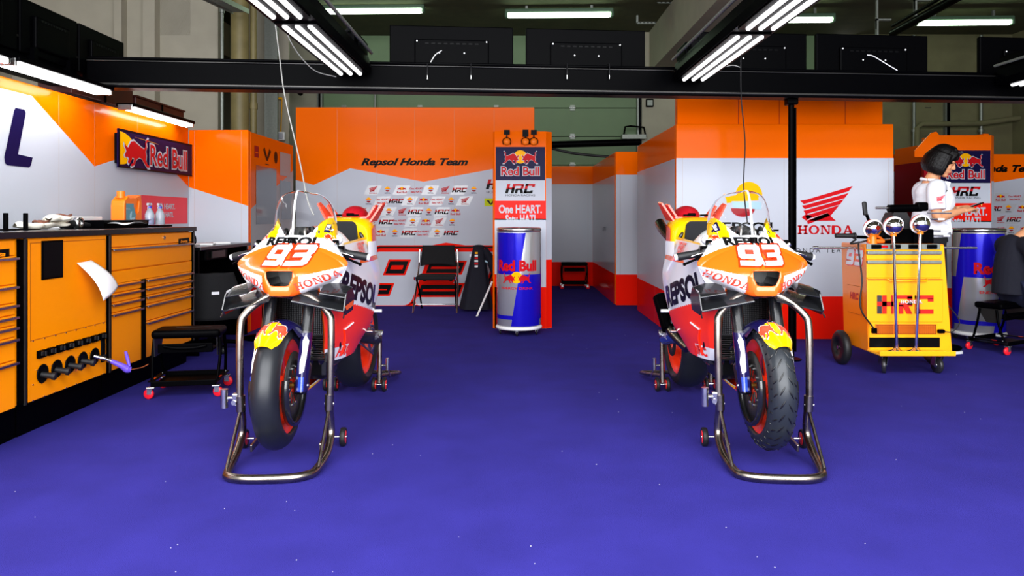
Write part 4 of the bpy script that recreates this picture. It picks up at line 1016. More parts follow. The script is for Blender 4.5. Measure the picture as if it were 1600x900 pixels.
    # ---- handlebars
    for sd in (-1, 1):
        h = thing_part('handlebar', B, (0, 0, 0))
        m = MB(); m.tube([(sd*.12, .29, 1.0), (sd*.17, .27, .998), (sd*.36, .30, .962)], .011, 'b_black', 12); m.lathe([(.026, -.015), (.036, -.015), (.036, .015), (.026, .015)], 'b_black', (sd*.115, .30, 1.0), (0, .3, 1), 20, closed=True)
        m.ell((sd*.165, .36, 1.05), (.045, .04, .03), 'b_white', seg=20, rings=10); m.tube([(sd*.13, .27, 1.03), (sd*.17, .245, 1.02), (sd*.22, .25, 1.0), (sd*.24, .265, .985)], .013, 'engine_grey', 10, 4); m.cyl((sd*.19, .24, 1.015), (sd*.215, .235, 1.035), .013, 'steel', seg=14); m.box((sd*.21, .275, 1.0), (.055, .045, .045), 'black_plastic', bev=.006); m.box((sd*.20, .26, 1.04), (.032, .03, .028), 'black_plastic', bev=.005); m.cyl((sd*.175, .25, .985), (sd*.235, .24, .975), .012, 'steel', seg=12); m.cyl((sd*.17, .25, 1.02), (sd*.19, .25, 1.035), .008, 'oil_orange', seg=8)
        part('bar', m, h)
        m = MB(); m.tube([(sd*.245, .281, .984), (sd*.355, .299, .963)], [.020, .021, .020, .021], 'black_rubber', 16); m.cyl((sd*.24, .28, .985), (sd*.247, .281, .9836), .023, 'black_rubber'); m.cyl((sd*.355, .299, .963), (sd*.37, .3015, .960), .016, 'b_white', seg=16); part('grip', m, h)
        m = MB(); m.tube([(sd*.19, .245, .99), (sd*.25, .225, .968), (sd*.33, .245, .93)], [.007, .008, .006, .007], 'black_metal', 8, 5); m.tube([(sd*.19, .245, 1.0), (sd*.26, .22, .985), (sd*.30, .23, .97)], .004, 'steel', 8, 5); m.ell((sd*.332, .246, .929), .009, 'black_metal', seg=10, rings=6); part('lever', m, h)
        m = MB(); m.tube([(sd*.19, .25, 1.01), (sd*.17, .2, .98), (sd*.15, .26, .93), (sd*.14, .33, .9)], .005, 'b_black', 6, 6); part('brake_hose', m, h)
    # ---- radiators
    m = MB()
    def RD(a, b): s = (a-.5)*2; return Vector((.165*s, .35-.04*s*s*-1*0+.05*abs(s)**2, .545+.26*b))
    m.grid(RD, 16, 4, 'mesh_grey')
    for k in range(34): s = (k/33-.5)*2; m.box((.165*s, .345+.05*abs(s)**2, .675), (.0025, .004, .25), 'p_black')
    for k in range(26): m.tube([(.165*s, .343+.05*abs(s)**2, .55+.01*k) for s in (-1, -.5, 0, .5, 1)], .0016, 'p_black', 4)
    m.box((0, .40, .81), (.33, .05, .02), 'engine_grey', bev=.006); m.box((0, .40, .54), (.33, .05, .02), 'engine_grey', bev=.006); part('radiator', m)
    m = MB()
    for k in range(11): m.box((0, .36, .415+.0115*k), (.24, .04, .004), 'steel' if k % 2 else 'engine_grey')
    m.box((-.125, .36, .47), (.012, .045, .13), 'engine_grey'); m.box((.125, .36, .47), (.012, .045, .13), 'engine_grey'); part('oil_cooler', m)
    m = MB()
    for sd in (-1, 1): m.tube([(sd*.15, .37, .56), (sd*.17, .42, .48), (sd*.12, .46, .40), (sd*.06, .45, .36)], .016, 'b_black', 10, 6)
    part('coolant_hose', m)
    # ---- engine
    m = MB(); m.box((0, .66, .50), (.30, .42, .28), 'engine_grey', bev=.03); m.box((0, .60, .70), (.24, .36, .2), 'engine_grey', rot=(.4, 0, 0), bev=.03); m.box((0, .52, .36), (.22, .22, .14), 'b_black', bev=.03)
    for sd in (-1, 1): m.cyl((sd*.14, .66, .48), (sd*.19, .66, .48), .085, 'engine_grey', seg=28); m.cyl((sd*.14, .84, .52), (sd*.18, .84, .52), .06, 'engine_grey', seg=24)
    for k in range(4): m.tube([(-.09+.06*k, .46, .60), (-.1+.065*k, .40, .50), (-.08+.05*k, .43, .38), (-.05+.03*k, .6, .31)], .019, 'titanium', 10, 6)
    part('engine', m)
    m = MB()
    for sd in (-1, 1): m.tube([(sd*.12, .30, .95), (sd*.165, .6, .86), (sd*.16, .95, .60), (sd*.12, 1.0, .45)], .035, 'b_black', 12, 8, flat=1.4)
    part('frame', m)
    # ---- tank, seat, tail
    m = MB(); rings = []
    for y, w, zt, zb in ((.42, .10, 1.06, .9), (.50, .16, 1.11, .9), (.62, .175, 1.125, .88), (.76, .165, 1.08, .88), (.88, .13, .98, .86), (.94, .10, .92, .85)):
        rings.append([(w*math.cos(a)*(1 if math.sin(a) > 0 else 1), y, (zt+zb)/2+(zt-zb)/2*math.sin(a)) for a in [2*PI*k/28 for k in range(28)]])
    m.loft(rings, 'b_white', caps=True); part('fuel_tank', m)
    m = MB(); m.box((0, 1.0, .90), (.30, .26, .03), 'foam', rot=(.08, 0, 0), bev=.012); part('seat_pad', m)
    t = MB(); rings = []
    for y, w, zt, zb in ((1.08, .165, 1.145, .86), (1.13, .180, 1.165, .86), (1.25, .17, 1.175, .90), (1.40, .14, 1.18, .98), (1.55, .09, 1.165, 1.05), (1.62, .05, 1.15, 1.08)):
        r = []
        for k in range(40):
            a = 2*PI*k/40; ex = .45; c, s = math.cos(a), math.sin(a); r.append((w*math.copysign(abs(c)**ex, c)*(1-.12*(s > 0)*abs(s)), y+(.03*(1-s) if y < 1.1 else 0), (zt+zb)/2+(zt-zb)/2*math.copysign(abs(s)**ex, s)))
        rings.append(r)
    t.loft(rings, 'b_yellow', caps=True)
    for sd in (-1, 1):
        t.ell((sd*.135, 1.065, 1.05), (.012, .012, .035), 'b_black', Matrix.Rotation(sd*-.5, 4, 'Y'))
        t.loft([[(sd*.183, 1.13, 1.10), (sd*.186, 1.13, .90)], [(sd*.176, 1.25, 1.12), (sd*.18, 1.25, .93)], [(sd*.145, 1.40, 1.13), (sd*.147, 1.40, 1.0)], [(sd*.1, 1.55, 1.12), (sd*.1, 1.55, 1.07)]], 'b_coral', closed=False)
        t.loft([[(sd*.17, 1.075, 1.02), (sd*.19, 1.13, 1.02), (sd*.185, 1.25, 1.02)], [(sd*.172, 1.075, .88), (sd*.192, 1.13, .88), (sd*.186, 1.25, .92)]], 'b_white', closed=False)
    part('tail_unit', t)
    m = MB(); A = rrect(-.108, 0, .108, .20, .035)
    m.prism([(x*(1-.12*(y > .12)), y) for x, y in A], .025, 'foam', Matrix.Translation((0, 1.075, .945)) @ Matrix.Rotation(math.radians(82), 4, 'X')); part('backrest_pad', m)
    m = MB(); m.ell((0, 1.42, 1.175), (.085, .14, .075), 'b_darkred' if 'b_darkred' in MATS else 'p_darkred', seg=28, rings=16); m.box((0, 1.30, 1.19), (.05, .05, .02), 'black_plastic', bev=.005); part('tail_hump', m)
    for sd in (-1, 1):
        m = MB(); A = [(0, 0), (.17, .01), (.155, .06), (.11, .145), (.035, .135)]
        # fin leaning outwards
        Mx = Matrix.Translation((sd*.14, 1.22, 1.145)) @ Matrix.Rotation(sd*.55, 4, 'Y') @ Matrix(((0, 0, 1, 0), (1, 0, 0, 0), (0, 1, 0, 0), (0, 0, 0, 1))) 
        m.prism(A, .012, 'b_coral', Mx)
        m.prism([(x*.9, y*.9) for x, y in A], .012, 'b_coral', Matrix.Translation((-sd*.045, .03, 0)) @ Mx) 
        m.box((sd*.105, 1.24, 1.17), (.045, .05, .012), 'b_coral')
        part('tail_fin', m)
    for sd in (-1, 1):
        m = MB(); m.box((sd*.055, 1.2, 1.185), (.045, .035, .012), 'black_plastic', bev=.004); part('camera_pod', m)
    # exhausts on the right hand side of the machine
    m = MB(); m.tube([(-.13, .9, .38), (-.19, 1.0, .45), (-.215, 1.06, .50)], .035, 'titanium', 16, 5); m.tube([(-.215, 1.03, .475), (-.235, 1.17, .66)], [.045, .055, .055, .05], 'black_metal', 24); m.cyl((-.235, 1.17, .66), (-.236, 1.176, .668), .04, 'b_black'); part('silencer', m)
    m = MB(); m.tube([(-.10, 1.2, .98), (-.15, 1.4, 1.08), (-.155, 1.52, 1.13)], .036, 'titanium', 20, 6); m.cyl((-.155, 1.521, 1.131), (-.1551, 1.524, 1.133), .028, 'b_black'); part('upper_exhaust', m)
    # rear end
    rw = wheel('rear_wheel', 1.43, .345, .315, .19, .222, False)
    m = MB(); m.lathe([(.06, 0), (.11, 0), (.11, .006), (.06, .006)], 'disc', (-.10, 0, 0), (1, 0, 0), 40, closed=True); part('rear_disc', m, rw)
    m = MB(); m.lathe([(.055, 0), (.095, 0), (.095, .006), (.055, .006)], 'steel', (.105, 0, 0), (1, 0, 0), 44, closed=True); part('sprocket', m, rw)
    for sd in (-1, 1):
        m = MB(); m.tube([(sd*.10, .93, .47), (sd*.14, 1.1, .43), (sd*.145, 1.43, .345)], [.05, .055, .035], 'b_blue' if sd < 0 else 'engine_grey', 16, 8); m.box((sd*.145, 1.43, .345), (.03, .1, .06), 'steel', bev=.01)
        d = Dec(); d.text('HRC', 0, 0, .04, 'b_white', shear=.3, z=1); d.put(m, lambda u, v, e: Vector((sd*(.197+e), 1.2+sd*u, .41+v)))
        part('swingarm', m)
        m = MB(); m.box((sd*.20, .93, .57), (.012, .1, .14), 'steel', rot=(.2, 0, 0), bev=.004); m.cyl((sd*.20, .95, .60), (sd*.285, .95, .60), .010, 'white_paint', seg=12); m.tube([(sd*.21, .93, .50), (sd*.23, .85, .49), (sd*.24, .80, .495)], .006, 'steel', 8); m.cyl((sd*.23, .8, .497), (sd*.265, .8, .497), .008, 'steel', seg=10); m.cyl((sd*.2, .97, .54), (sd*.22, .97, .54), .02, 'steel', seg=14); part('footpeg', m)
    m = MB(); m.tube([(.115, .95, .53), (.115, 1.43, .44)], .008, 'steel', 8); m.tube([(.115, .95, .43), (.115, 1.43, .25)], .008, 'steel', 8); part('chain', m)
    m = MB(); m.cyl((.165, .86, .49), (.165, .86, .60), .035, 'white_paint', seg=24); m.cyl((.165, .86, .51), (.165, .86, .575), .0358, 'b_blue', seg=24); m.cyl((.165, .86, .60), (.165, .86, .62), .02, 'steel', seg=18); part('fluid_reservoir', m)
    # ---- paddock stands: things of their own
    return B
def front_stand(label, loc, rz):
    t = thing('front_paddock_stand', label, 'stand', loc, rz, 'steel stands holding the front ends')
    m = MB(); m.tube([(-.215, .0, .30), (-.218, .015, .62), (-.20, .04, .70), (-.11, .075, .775), (-.045, .09, .79), (0, .09, .79), (.045, .09, .79), (.11, .075, .775), (.20, .04, .70), (.218, .015, .62), (.215, .0, .30)], .0175, 'raw_steel', 16, 6)
    m.build('arch_tube', t)
    m = MB(); m.tube([(-.21, .0, .25), (-.212, .03, .17), (-.214, .02, .10), (-.212, -.08, .045), (-.198, -.24, .022), (-.175, -.30, .022), (-.09, -.335, .022), (.09, -.335, .022), (.165, -.30, .022), (.193, -.24, .022), (.212, -.08, .045), (.214, .02, .10), (.212, .03, .17), (.21, .0, .25)], .0195, 'raw_steel', 16, 6)
    m.build('base_tube', t)
    m = MB(); m.cyl((0, .075, .792), (0, .11, .785), .012, 'steel', seg=14); m.cyl((0, .095, .79), (0, .13, .84), .011, 'steel', seg=14); m.cyl((-.04, .09, .79), (.04, .09, .79), .0195, 'steel', seg=16); m.build('lift_pin', t)
    for sd in (-1, 1):
        m = MB(); m.cyl((sd*.21, 0, .235), (sd*.212, 0, .31), .022, 'raw_steel', seg=16); m.cyl((sd*.19, 0, .265), (sd*.235, 0, .265), .009, 'steel', seg=10); m.build('joint', t)
        m = MB(); m.tube([(sd*.21, -.01, .235), (sd*.205, -.235, .035)], .008, 'raw_steel', 10); m.build('strut', t)
        m = MB(); m.box((sd*.165, .11, .055), (.012, .20, .035), 'raw_steel', rot=(.05, 0, 0), bev=.003); m.cyl((sd*.2, .19, .047), (sd*.265, .19, .047), .006, 'steel', seg=10); m.build('axle_bracket', t)
        for x0 in ((.235,) if True else ()):
            w = MB(); w.lathe([(.0, 0), (.03, 0), (.034, .004), (.034, .022), (.03, .026), (0, .026)], 'rim_red', (sd*(x0+.013)-.013, .19, .047), (1, 0, 0), 28); wo = w.build('wheel', t)
            w = MB(); w.lathe([(.034, 0), (.044, 0), (.047, .005), (.047, .021), (.044, .026), (.034, .026)], 'black_rubber', (sd*(x0+.013)-.013, .19, .047), (1, 0, 0), 32, closed=True); w.build('wheel_tyre', wo)
            w = MB(); w.cyl((sd*(x0+.013)-.016, .19, .047), (sd*(x0+.013)+.016, .19, .047), .008, 'steel', seg=12); w.build('hub', wo)
    m = MB(); m.cyl((-.285, -.01, .255), (-.285, -.01, .345), .018, 'steel', seg=20); m.cyl((-.285, -.01, .30), (-.215, 0, .30), .010, 'steel', seg=12); m.box((-.235, 0, .30), (.03, .03, .045), 'steel', bev=.006); m.cyl((-.24, -.02, .28), (-.24, .02, .28), .012, 'steel', seg=10); m.build('clamp_handle', t)
    return t
def rear_stand(label, loc, rz):
    t = thing('rear_paddock_stand', label, 'stand', loc, rz, 'steel stands holding the rear ends')
    m = MB(); m.tube([(-.165, 0, .10), (-.22, .33, .05), (-.17, .40, .04), (.17, .40, .04), (.22, .33, .05), (.165, 0, .10)], .014, 'raw_steel', 12, 5); m.build('base_tube', t)
    for sd in (-1, 1):
        m = MB(); m.tube([(sd*.165, -.02, .06), (sd*.163, .0, .40)], [.018, .016], 'raw_steel', 14); m.cyl((sd*.13, 0, .40), (sd*.185, 0, .40), .011, 'steel', seg=12); m.box((sd*.163, 0, .385), (.045, .04, .02), 'steel', bev=.004); m.tube([(sd*.165, 0, .17), (sd*.21, 0, .17)], .008, 'steel', 8); m.cyl((sd*.215, 0, .14), (sd*.215, 0, .22), .012, 'steel', seg=12); m.tube([(sd*.22, 0, .14), (sd*.23, .02, .10), (sd*.22, .04, .08)], .005, 'steel', 6, 4); m.build('upright', t)
        m = MB(); m.cyl((sd*.165-.05, -.02, .047), (sd*.165+.05, -.02, .047), .007, 'steel', seg=10); m.build('axle', t)
        for k in (-1, 1):
            w = MB(); c = sd*.165+k*.035; w.lathe([(.0, -.01), (.028, -.011), (.032, -.006), (.032, .006), (.028, .011), (0, .01)], 'rim_red', (c, -.02, .047), (1, 0, 0), 24); wo = w.build('wheel', t)
            w = MB(); w.lathe([(.032, -.011), (.043, -.011), (.047, -.006), (.047, .006), (.043, .011), (.032, .011)], 'black_rubber', (c, -.02, .047), (1, 0, 0), 28, closed=True); w.build('wheel_tyre', wo)
    return t
YL, YR = math.radians(-2.8), math.radians(2.2)
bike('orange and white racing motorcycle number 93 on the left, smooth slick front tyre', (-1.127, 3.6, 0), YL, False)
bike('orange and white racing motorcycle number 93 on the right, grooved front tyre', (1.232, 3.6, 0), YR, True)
front_stand('bent steel tube front stand lifting the left motorcycle', (-1.10, 3.6, 0), -YL*1.3)
front_stand('bent steel tube front stand lifting the right motorcycle', (1.222, 3.6, 0), -YR*1.6)
def off(base, rz, y): return (base[0]-math.sin(rz)*y, base[1]+math.cos(rz)*y, 0)
rear_stand('steel rear stand with orange wheels under the left motorcycle', off((-1.127, 3.6), YL, 1.43), YL)
rear_stand('steel rear stand with orange wheels under the right motorcycle', off((1.232, 3.6), YR, 1.43), YR)
# ------------------------------------------------------------------ left workbench line
FX = -2.58
def wy(px): return F*(-FX)/(800-px)
def wz(px, py): return H-(py-340)*wy(px)/F
def face_dec(mb, d, x=FX): d.put(mb, plane((x, 0, 0), (0, 1, 0), (0, 0, 1)))
def unit_carcass(t, y0, y1, col='cab_orange'):
    m = MB(); m.box((FX-.32, (y0+y1)/2, .62), (.6, y1-y0, .88), col, bev=.006); m.build('carcass', t)
    m = MB(); m.box((FX-.34, (y0+y1)/2, .09), (.57, y1-y0, .179), 'black_metal'); m.build('plinth', t)
def drawer(t, y0, y1, z0, z1, hand=True, logo=False, name='drawer'):
    m = MB(); m.box((FX-.012, (y0+y1)/2, (z0+z1)/2), (.024, y1-y0-.008, z1-z0-.006), 'cab_orange', bev=.003)
    if logo:
        d = Dec(); d.poly([(y1-.24, z1-.095), (y1-.05, z1-.085), (y1-.05, z1-.045), (y1-.24, z1-.05)], 'p_black', 1); d.text('beta', y1-.145, z1-.07, .022, 'cab_orange', w=.12, bold=.03, shear=.3, z=2); face_dec(m, d)
    o = m.build(name, t)
    if hand:
        h = MB(); h.box((FX+.010, (y0+y1)/2, z1-.012), (.022, y1-y0-.004, .006), 'steel', bev=.002); h.box((FX+.021, (y0+y1)/2, z1-.016), (.004, y1-y0-.004, .012), 'steel', bev=.001); h.build('handle', o)
    return o
tr = thing('tool_cabinet', 'orange drawer cabinet under the left worktop, farthest from the camera', 'cabinet', (0, 0, 0))
y0, y1 = 4.77, 5.98; unit_carcass(tr, y0, y1)
drawer(tr, y0, y1, .976, 1.056, False, True); drawer(tr, y0, y1, .824, .976); 
m = MB(); m.box((FX-.008, (y0+y1)/2, .78), (.02, y1-y0-.008, .08), 'cab_orange', bev=.003); m.build('front_rail', tr)
yc = 5.17
for z0, z1 in ((.679, .740), (.618, .679), (.553, .618), (.18, .553)): drawer(tr, y0, yc, z0, z1)
for z0, z1 in ((.678, .740), (.62, .678), (.559, .62), (.439, .559), (.18, .439)): drawer(tr, yc+.05, y1, z0, z1)
m = MB(); m.box((FX-.005, yc+.025, .46), (.03, .045, .56), 'black_metal', bev=.004); m.build('centre_post', tr)
m = MB(); m.cyl((FX, 5.50, 1.022), (FX+.008, 5.50, 1.022), .014, 'steel', seg=18); m.cyl((FX+.008, 5.50, 1.022), (FX+.010, 5.50, 1.022), .007, 'p_black', seg=12); m.build('lock', tr)
tl = thing('tool_cabinet', 'orange drawer cabinet under the left worktop, cut off by the left edge', 'cabinet', (0, 0, 0))
unit_carcass(tl, 3.0, 3.90); zz = [1.056, .973, .824, .728, .666, .612, .551, .430, .18]
for k in range(8): drawer(tl, 3.0, 3.86, zz[k+1], zz[k], k > 0, k == 0)
tm = thing('service_cabinet', 'orange cabinet with a row of sockets and five round hose ports in the left bench', 'cabinet', (0, 0, 0))
unit_carcass(tm, 3.95, 4.73)
m = MB(); m.box((FX-.006, 4.34, .62), (.014, .76, .876), 'cab_orange', bev=.003)
d = Dec()
ya, yb = wy(47), wy(164)
zt, zm = wz(47, 380), wz(47, 533)
for p in (((ya, zt), (yb, zt)), ((yb, zt), (yb, zm)), ((yb, zm), (ya, zm)), ((ya, zm), (ya, zt))):
    (a, b), (c, e) = p; d.poly([(min(a, c)-.002, min(b, e)-.002), (max(a, c)+.002, min(b, e)-.002), (max(a, c)+.002, max(b, e)+.002), (min(a, c)-.002, max(b, e)+.002)], 'pipe_olive' if 'zz' not in globals() else 'p_seamo', 1)
MATS.setdefault('p_seamo', mat('p_seamo', '#b35200', .5))
d.put(m, plane((FX+.001, 0, 0), (0, 1, 0), (0, 0, 1)))
for i in range(8):
    for z in (.27, .505, .185): m.cyl((FX, ya+.02+i*(yb-ya-.04)/7, z), (FX+.004, ya+.02+i*(yb-ya-.04)/7, z), .005, 'steel', seg=8)
m.build('front_panel', tm)
m = MB(); m.box((FX+.002, (wy(64)+wy(97))/2, .935), (.012, wy(97)-wy(64), .215), 'black_plastic', bev=.003); m.box((FX+.009, (wy(64)+wy(97))/2, .935), (.002, wy(97)-wy(64)-.02, .195), 'p_black'); m.build('display_window', tm)
for i in range(8):
    m = MB(); yy = wy(57)+.028+i*(wy(165)-wy(57)-.05)/7.4; m.box((FX+.01, yy, .425), (.022, .062, .042), 'black_plastic', bev=.004)
    m.box((FX+.023, yy-.012, .43), (.008, .02, .022), 'rail_metal', bev=.002); m.box((FX+.023, yy+.016, .425), (.01, .012, .026), 'black_rubber', bev=.002); m.build('socket', tm)
for i in range(5):
    m = MB(); yy = wy(63)+.01+i*.127; m.lathe([(.0, .002), (.046, .002), (.052, .008), (.046, .012), (.042, .006)], 'p_black', (FX, yy, .315), (1, 0, 0), 28)
    for a in range(3): q = 2*PI*a/3+.5; m.cyl((FX, yy+.055*math.cos(q), .315+.055*math.sin(q)), (FX+.004, yy+.055*math.cos(q), .315+.055*math.sin(q)), .003, 'steel', seg=6)
    if i < 4: m.cyl((FX, yy, .31), (FX+.055, yy+.01, .30), .016, 'black_rubber', seg=14); m.cyl((FX+.055, yy+.01, .30), (FX+.07, yy+.013, .297), .022, 'black_rubber', seg=14)
    m.build('hose_port', tm)
m = MB(); m.box((FX+.004, wy(160), .335), (.012, .045, .15), 'p_black', bev=.01); m.cyl((FX+.01, wy(160), .3), (FX+.02, wy(160), .3), .01, 'rail_metal', seg=10); m.build('cable_slot', tm)
for yy in (3.925, 4.75, 6.0):
    q = MB(); q.box((FX-.30, yy, .62), (.62, .034, .87), 'black_metal', bev=.003); q.box((FX-.34, yy, .1), (.56, .034, .2), 'black_metal'); q.box((FX+.012, yy-.010, .62), (.01, .012, .88), 'rail_metal'); tag(q.build('cabinet_divider'), {3.925: 'black upright divider between the edge cabinet and the socket cabinet', 4.75: 'black upright divider right of the socket cabinet', 6.0: 'black end upright at the far end of the left bench'}[yy], 'divider')
m = MB(); m.box((FX-.33, 4.55, 1.078), (.70, 2.96, .036), 'worktop', bev=.004); tag(m.build('worktop'), 'long speckled black worktop over the orange cabinets', 'worktop')
# paper hanging from the cabinet
m = MB()
def PP(a, b): 
    A = Vector((FX+.012, wy(117), wz(117, 411))); B = Vector((FX+.02, wy(140)-.02, wz(140, 406))); Cc = Vector((FX+.12, 4.47, .669)); D = Vector((FX+.12, 4.64, .742))
    p = (A*(1-a)+B*a)*(1-b)+(Cc*(1-a)+D*a)*b; p.x += .03*math.sin(PI*b)+.012*math.sin(PI*a); return p
m.grid(PP, 10, 14, 'white_paint'); o = m.build('paper_sheet'); md = o.modifiers.new('t', 'SOLIDIFY'); md.thickness = .001; tag(o, 'white paper towel hanging off the front of the socket cabinet', 'paper')
# purple air gun
t = thing('air_gun', 'purple air blow gun plugged into the last hose port', 'air gun', (FX, wy(63)+.01+4*.127, .315)); 
m = MB(); m.cyl((.0, 0, 0), (.05, .03, -.02), .013, 'steel', seg=14); m.cyl((.05, .03, -.02), (.08, .05, -.04), .009, 'steel', seg=14); m.cyl((.065, .04, -.03), (.075, .047, -.037), .014, 'steel', seg=14); m.build('coupling', t)
m = MB(); m.tube([(.08, .05, -.04), (.13, .08, -.075), (.155, .10, -.10), (.175, .11, -.105)], [.013, .018, .024, .016], 'purple_paint', 12, 5); m.build('gun_body', t)
m = MB(); m.tube([(.165, .11, -.085), (.15, .115, -.04), (.14, .11, .01)], [.008, .012, .009], 'purple_paint', 10, 5); m.build('trigger', t)
m = MB(); m.tube([(.175, .11, -.105), (.22, .15, -.10), (.25, .18, -.085)], .0035, 'copper', 8, 4); m.build('nozzle', t)
# things on the worktop
TZ = 1.0965; GZ = TZ+.008
def ty(px, X=-2.95): return F*(-X)/(800-px)
for px, lab in ((9, 'short black bracket on the worktop nearest the left edge'), (40, 'short black bracket on the worktop beside the cream gloves')):
    m = MB(); yy = ty(px, -2.9); m.box((-2.9, yy, TZ+.05), (.02, .022, .10), 'black_metal', bev=.003); m.box((-2.9, yy+.04, TZ+.004), (.06, .12, .008), 'black_metal', bev=.002); tag(m.build('bench_bracket'), lab, 'bracket')
m = MB(); m.box((-2.86, 3.75, TZ+.006), (.2, .5, .012), 'white_paint', bev=.003); m.box((-2.86, 3.8, TZ+.014), (.12, .2, .004), 'p_black'); tag(m.build('clipboard'), 'flat white board lying on the near end of the worktop', 'board')
t = thing('work_gloves', 'pile of cream work gloves with brown edging on the left worktop', 'gloves', (-2.90, 4.66, GZ))
for i, (dx, dy, dz, L, W, a) in enumerate(((0, 0, .022, .30, .14, 0), (.03, .02, .058, .26, .12, .15), (-.02, -.16, .018, .2, .12, -.4))):
    m = MB()
    def GV(u, v, L=L, W=W, dz=dz, i=i):
        a = 2*PI*v; r = (math.sin(PI*min(1, max(0, u*.94+.03)))**.45)
        return Vector((W/2*r*math.cos(a)+.012*math.sin(9*u+i), (u-.5)*L, dz+.022*r*math.sin(a)+.008*math.sin(7*u+2*i)*math.cos(a*2)))
    m.grid(GV, 24, 20, 'cream_cloth'); o = m.build('glove', t); o.location = (dx, dy, 0); o.rotation_euler = (0, 0, a)
    m = MB(); m.tube([Vector((W*.40*math.cos(q), L*.34+.05*math.sin(q)*.8, dz+.022+.006*math.sin(3*q))) for q in [2*PI*k/16 for k in range(16)]], .006, 'brown_trim', 8, closed=True); m.build('cuff_edging', o)
t = thing('hose_coupling', 'round metal hose coupling lying on the worktop between gloves and tray', 'coupling', (-2.88, 4.98-.08, TZ))
m = MB(); m.lathe([(.018, -.02), (.036, -.02), (.038, 0), (.036, .02), (.018, .02)], 'steel', (0, .03, .038), (1, 0, 0), 24, closed=True); m.build('ring', t)
m = MB(); m.tube([(0, -.02, .035), (-.02, -.07, .03), (-.02, -.11, .028)], .024, 'black_rubber', 14, 4); m.build('hose_stub', t)
m = MB(); m.tube([(0, .06, .03), (.01, .12, .025), (0, .16, .02)], .014, 'black_rubber', 12, 4); m.build('hose_stub', t)
t = thing('tool_tray', 'shallow black tray holding a white cloth and a screwdriver on the worktop', 'tray', (-2.93, 5.36, TZ))
m = MB(); m.box((0, 0, .006), (.3, .60, .012), 'black_metal', bev=.003)
for s in (-1, 1): m.box((s*.15, 0, .03), (.008, .62, .05), 'black_metal', rot=(0, s*.15, 0)); m.box((0, s*.30, .03), (.3, .008, .05), 'black_metal')
m.box((.16, 0, .055), (.03, .62, .004), 'rail_metal'); m.build('tray_body', t)
m = MB(); m.grid(lambda u, v: Vector((.155+.07*(v-.5)*2, -.27+.42*u, .034+.016*math.sin(7*u)*math.sin(3*v+1))), 20, 8, 'white_cloth'); o = m.build('folded_cloth'); o.location = (-2.93, 5.36, TZ); tag(o, 'white cloth draped along the front of the black tool tray', 'cloth')
t = thing('screwdriver', 'black handled screwdriver lying on the black tool tray', 'screwdriver', (-2.76, 5.4, TZ+.035))
m = MB(); m.tube([(0, .06, 0), (0, .12, 0), (0, .2, 0)], [.010, .013, .014, .010], 'black_rubber', 12, 4); m.build('grip', t)
m = MB(); m.cyl((0, -.18, 0), (0, .06, 0), .004, 'steel', seg=8); m.build('blade', t)
# oil jug
t = thing('oil_canister', 'orange oil canister with a teal label on the left worktop', 'canister', (-3.02, ty(198, -3.02), TZ), 0); t.scale = (1.15, 1.15, 1.18)
m = MB(); A = [(-.115, 0), (.115, 0), (.118, .02), (.118, .16), (.105, .215), (.03, .195), (-.045, .19), (-.06, .205), (-.112, .17), (-.118, .14), (-.118, .02)]
hole = [(.02, .08), (.07, .10), (.085, .175), (.06, .19), (.045, .15)]
n = 0
Mx = Matrix(((0, 0, 1, -.045), (1, 0, 0, 0), (0, 1, 0, 0), (0, 0, 0, 1)))
def ring_prism(m, outer, inner, t0, mt, Mx):
    tri = tessellate_polygon([[Vector((p[0], p[1], 0)) for p in outer], [Vector((p[0], p[1], 0)) for p in inner]]); pts = outer+inner; n = len(pts)
    vs = [(p[0], p[1], 0) for p in pts]+[(p[0], p[1], t0) for p in pts]; fs = [tuple(x) for x in tri]+[tuple(k+n for k in x) for x in tri]
    for off, L in ((0, len(outer)), (len(outer), len(inner))): fs += [(off+i, off+(i+1) % L, off+(i+1) % L+n, off+i+n) for i in range(L)]
    m.add(vs, fs, mt, False, Mx)
ring_prism(m, A, hole, .09, 'oil_orange', Mx); o = m.build('canister_body', t); bvl = o.modifiers.new('soft', 'BEVEL'); bvl.width = .008; bvl.segments = 3
m = MB(); d = Dec(); d.poly([(-.10, .02), (.04, .02), (.005, .10), (.0, .155), (-.10, .155)], 'label_teal', 1); d.circ(-.02, .07, .035, 'p_ltblue', 2); d.text('REPSOL', -.075, .12, .012, 'p_white', z=2); d.circ(-.02, .04, .01, 'p_honda', 3); d.circ(.0, .04, .01, 'p_honda', 3); d.poly([(-.035, .06), (.03, .07), (.0, .13), (-.02, .12)], 'label_teal', 3)
d.put(m, plane((.0465, 0, 0), (0, 1, 0), (0, 0, 1))); m.build('label', t)
m = MB(); m.cyl((0, -.075, .195), (0, -.075, .235), .026, 'oil_orange', seg=24); m.cyl((0, -.075, .19), (0, -.075, .197), .03, 'oil_orange', seg=24); m.build('cap', t)
def spray(px, X, lab, liq):
    t = thing('spray_bottle', lab, 'bottle', (X, ty(px, X), TZ), 0, 'clear spray bottles on the worktop')
    m = MB(); m.lathe([(0, .002), (.032, .002), (.035, .01), (.035, .10), (.026, .125), (.014, .14), (.014, .15)], 'clear_plastic', seg=24); m.build('flask', t)
    m = MB(); m.lathe([(0, .006), (.030, .006), (.031, .07), (0, .072)], liq, seg=20); m.build('liquid', t)
    m = MB(); m.cyl((0, 0, .148), (0, 0, .165), .015, 'blue_liquid', seg=16); m.box((.0, -.008, .18), (.02, .06, .022), 'clear_plastic', bev=.005); m.tube([(0, -.025, .17), (0, -.032, .15), (0, -.03, .135)], .004, 'clear_plastic', 8, 3); m.build('spray_head', t)
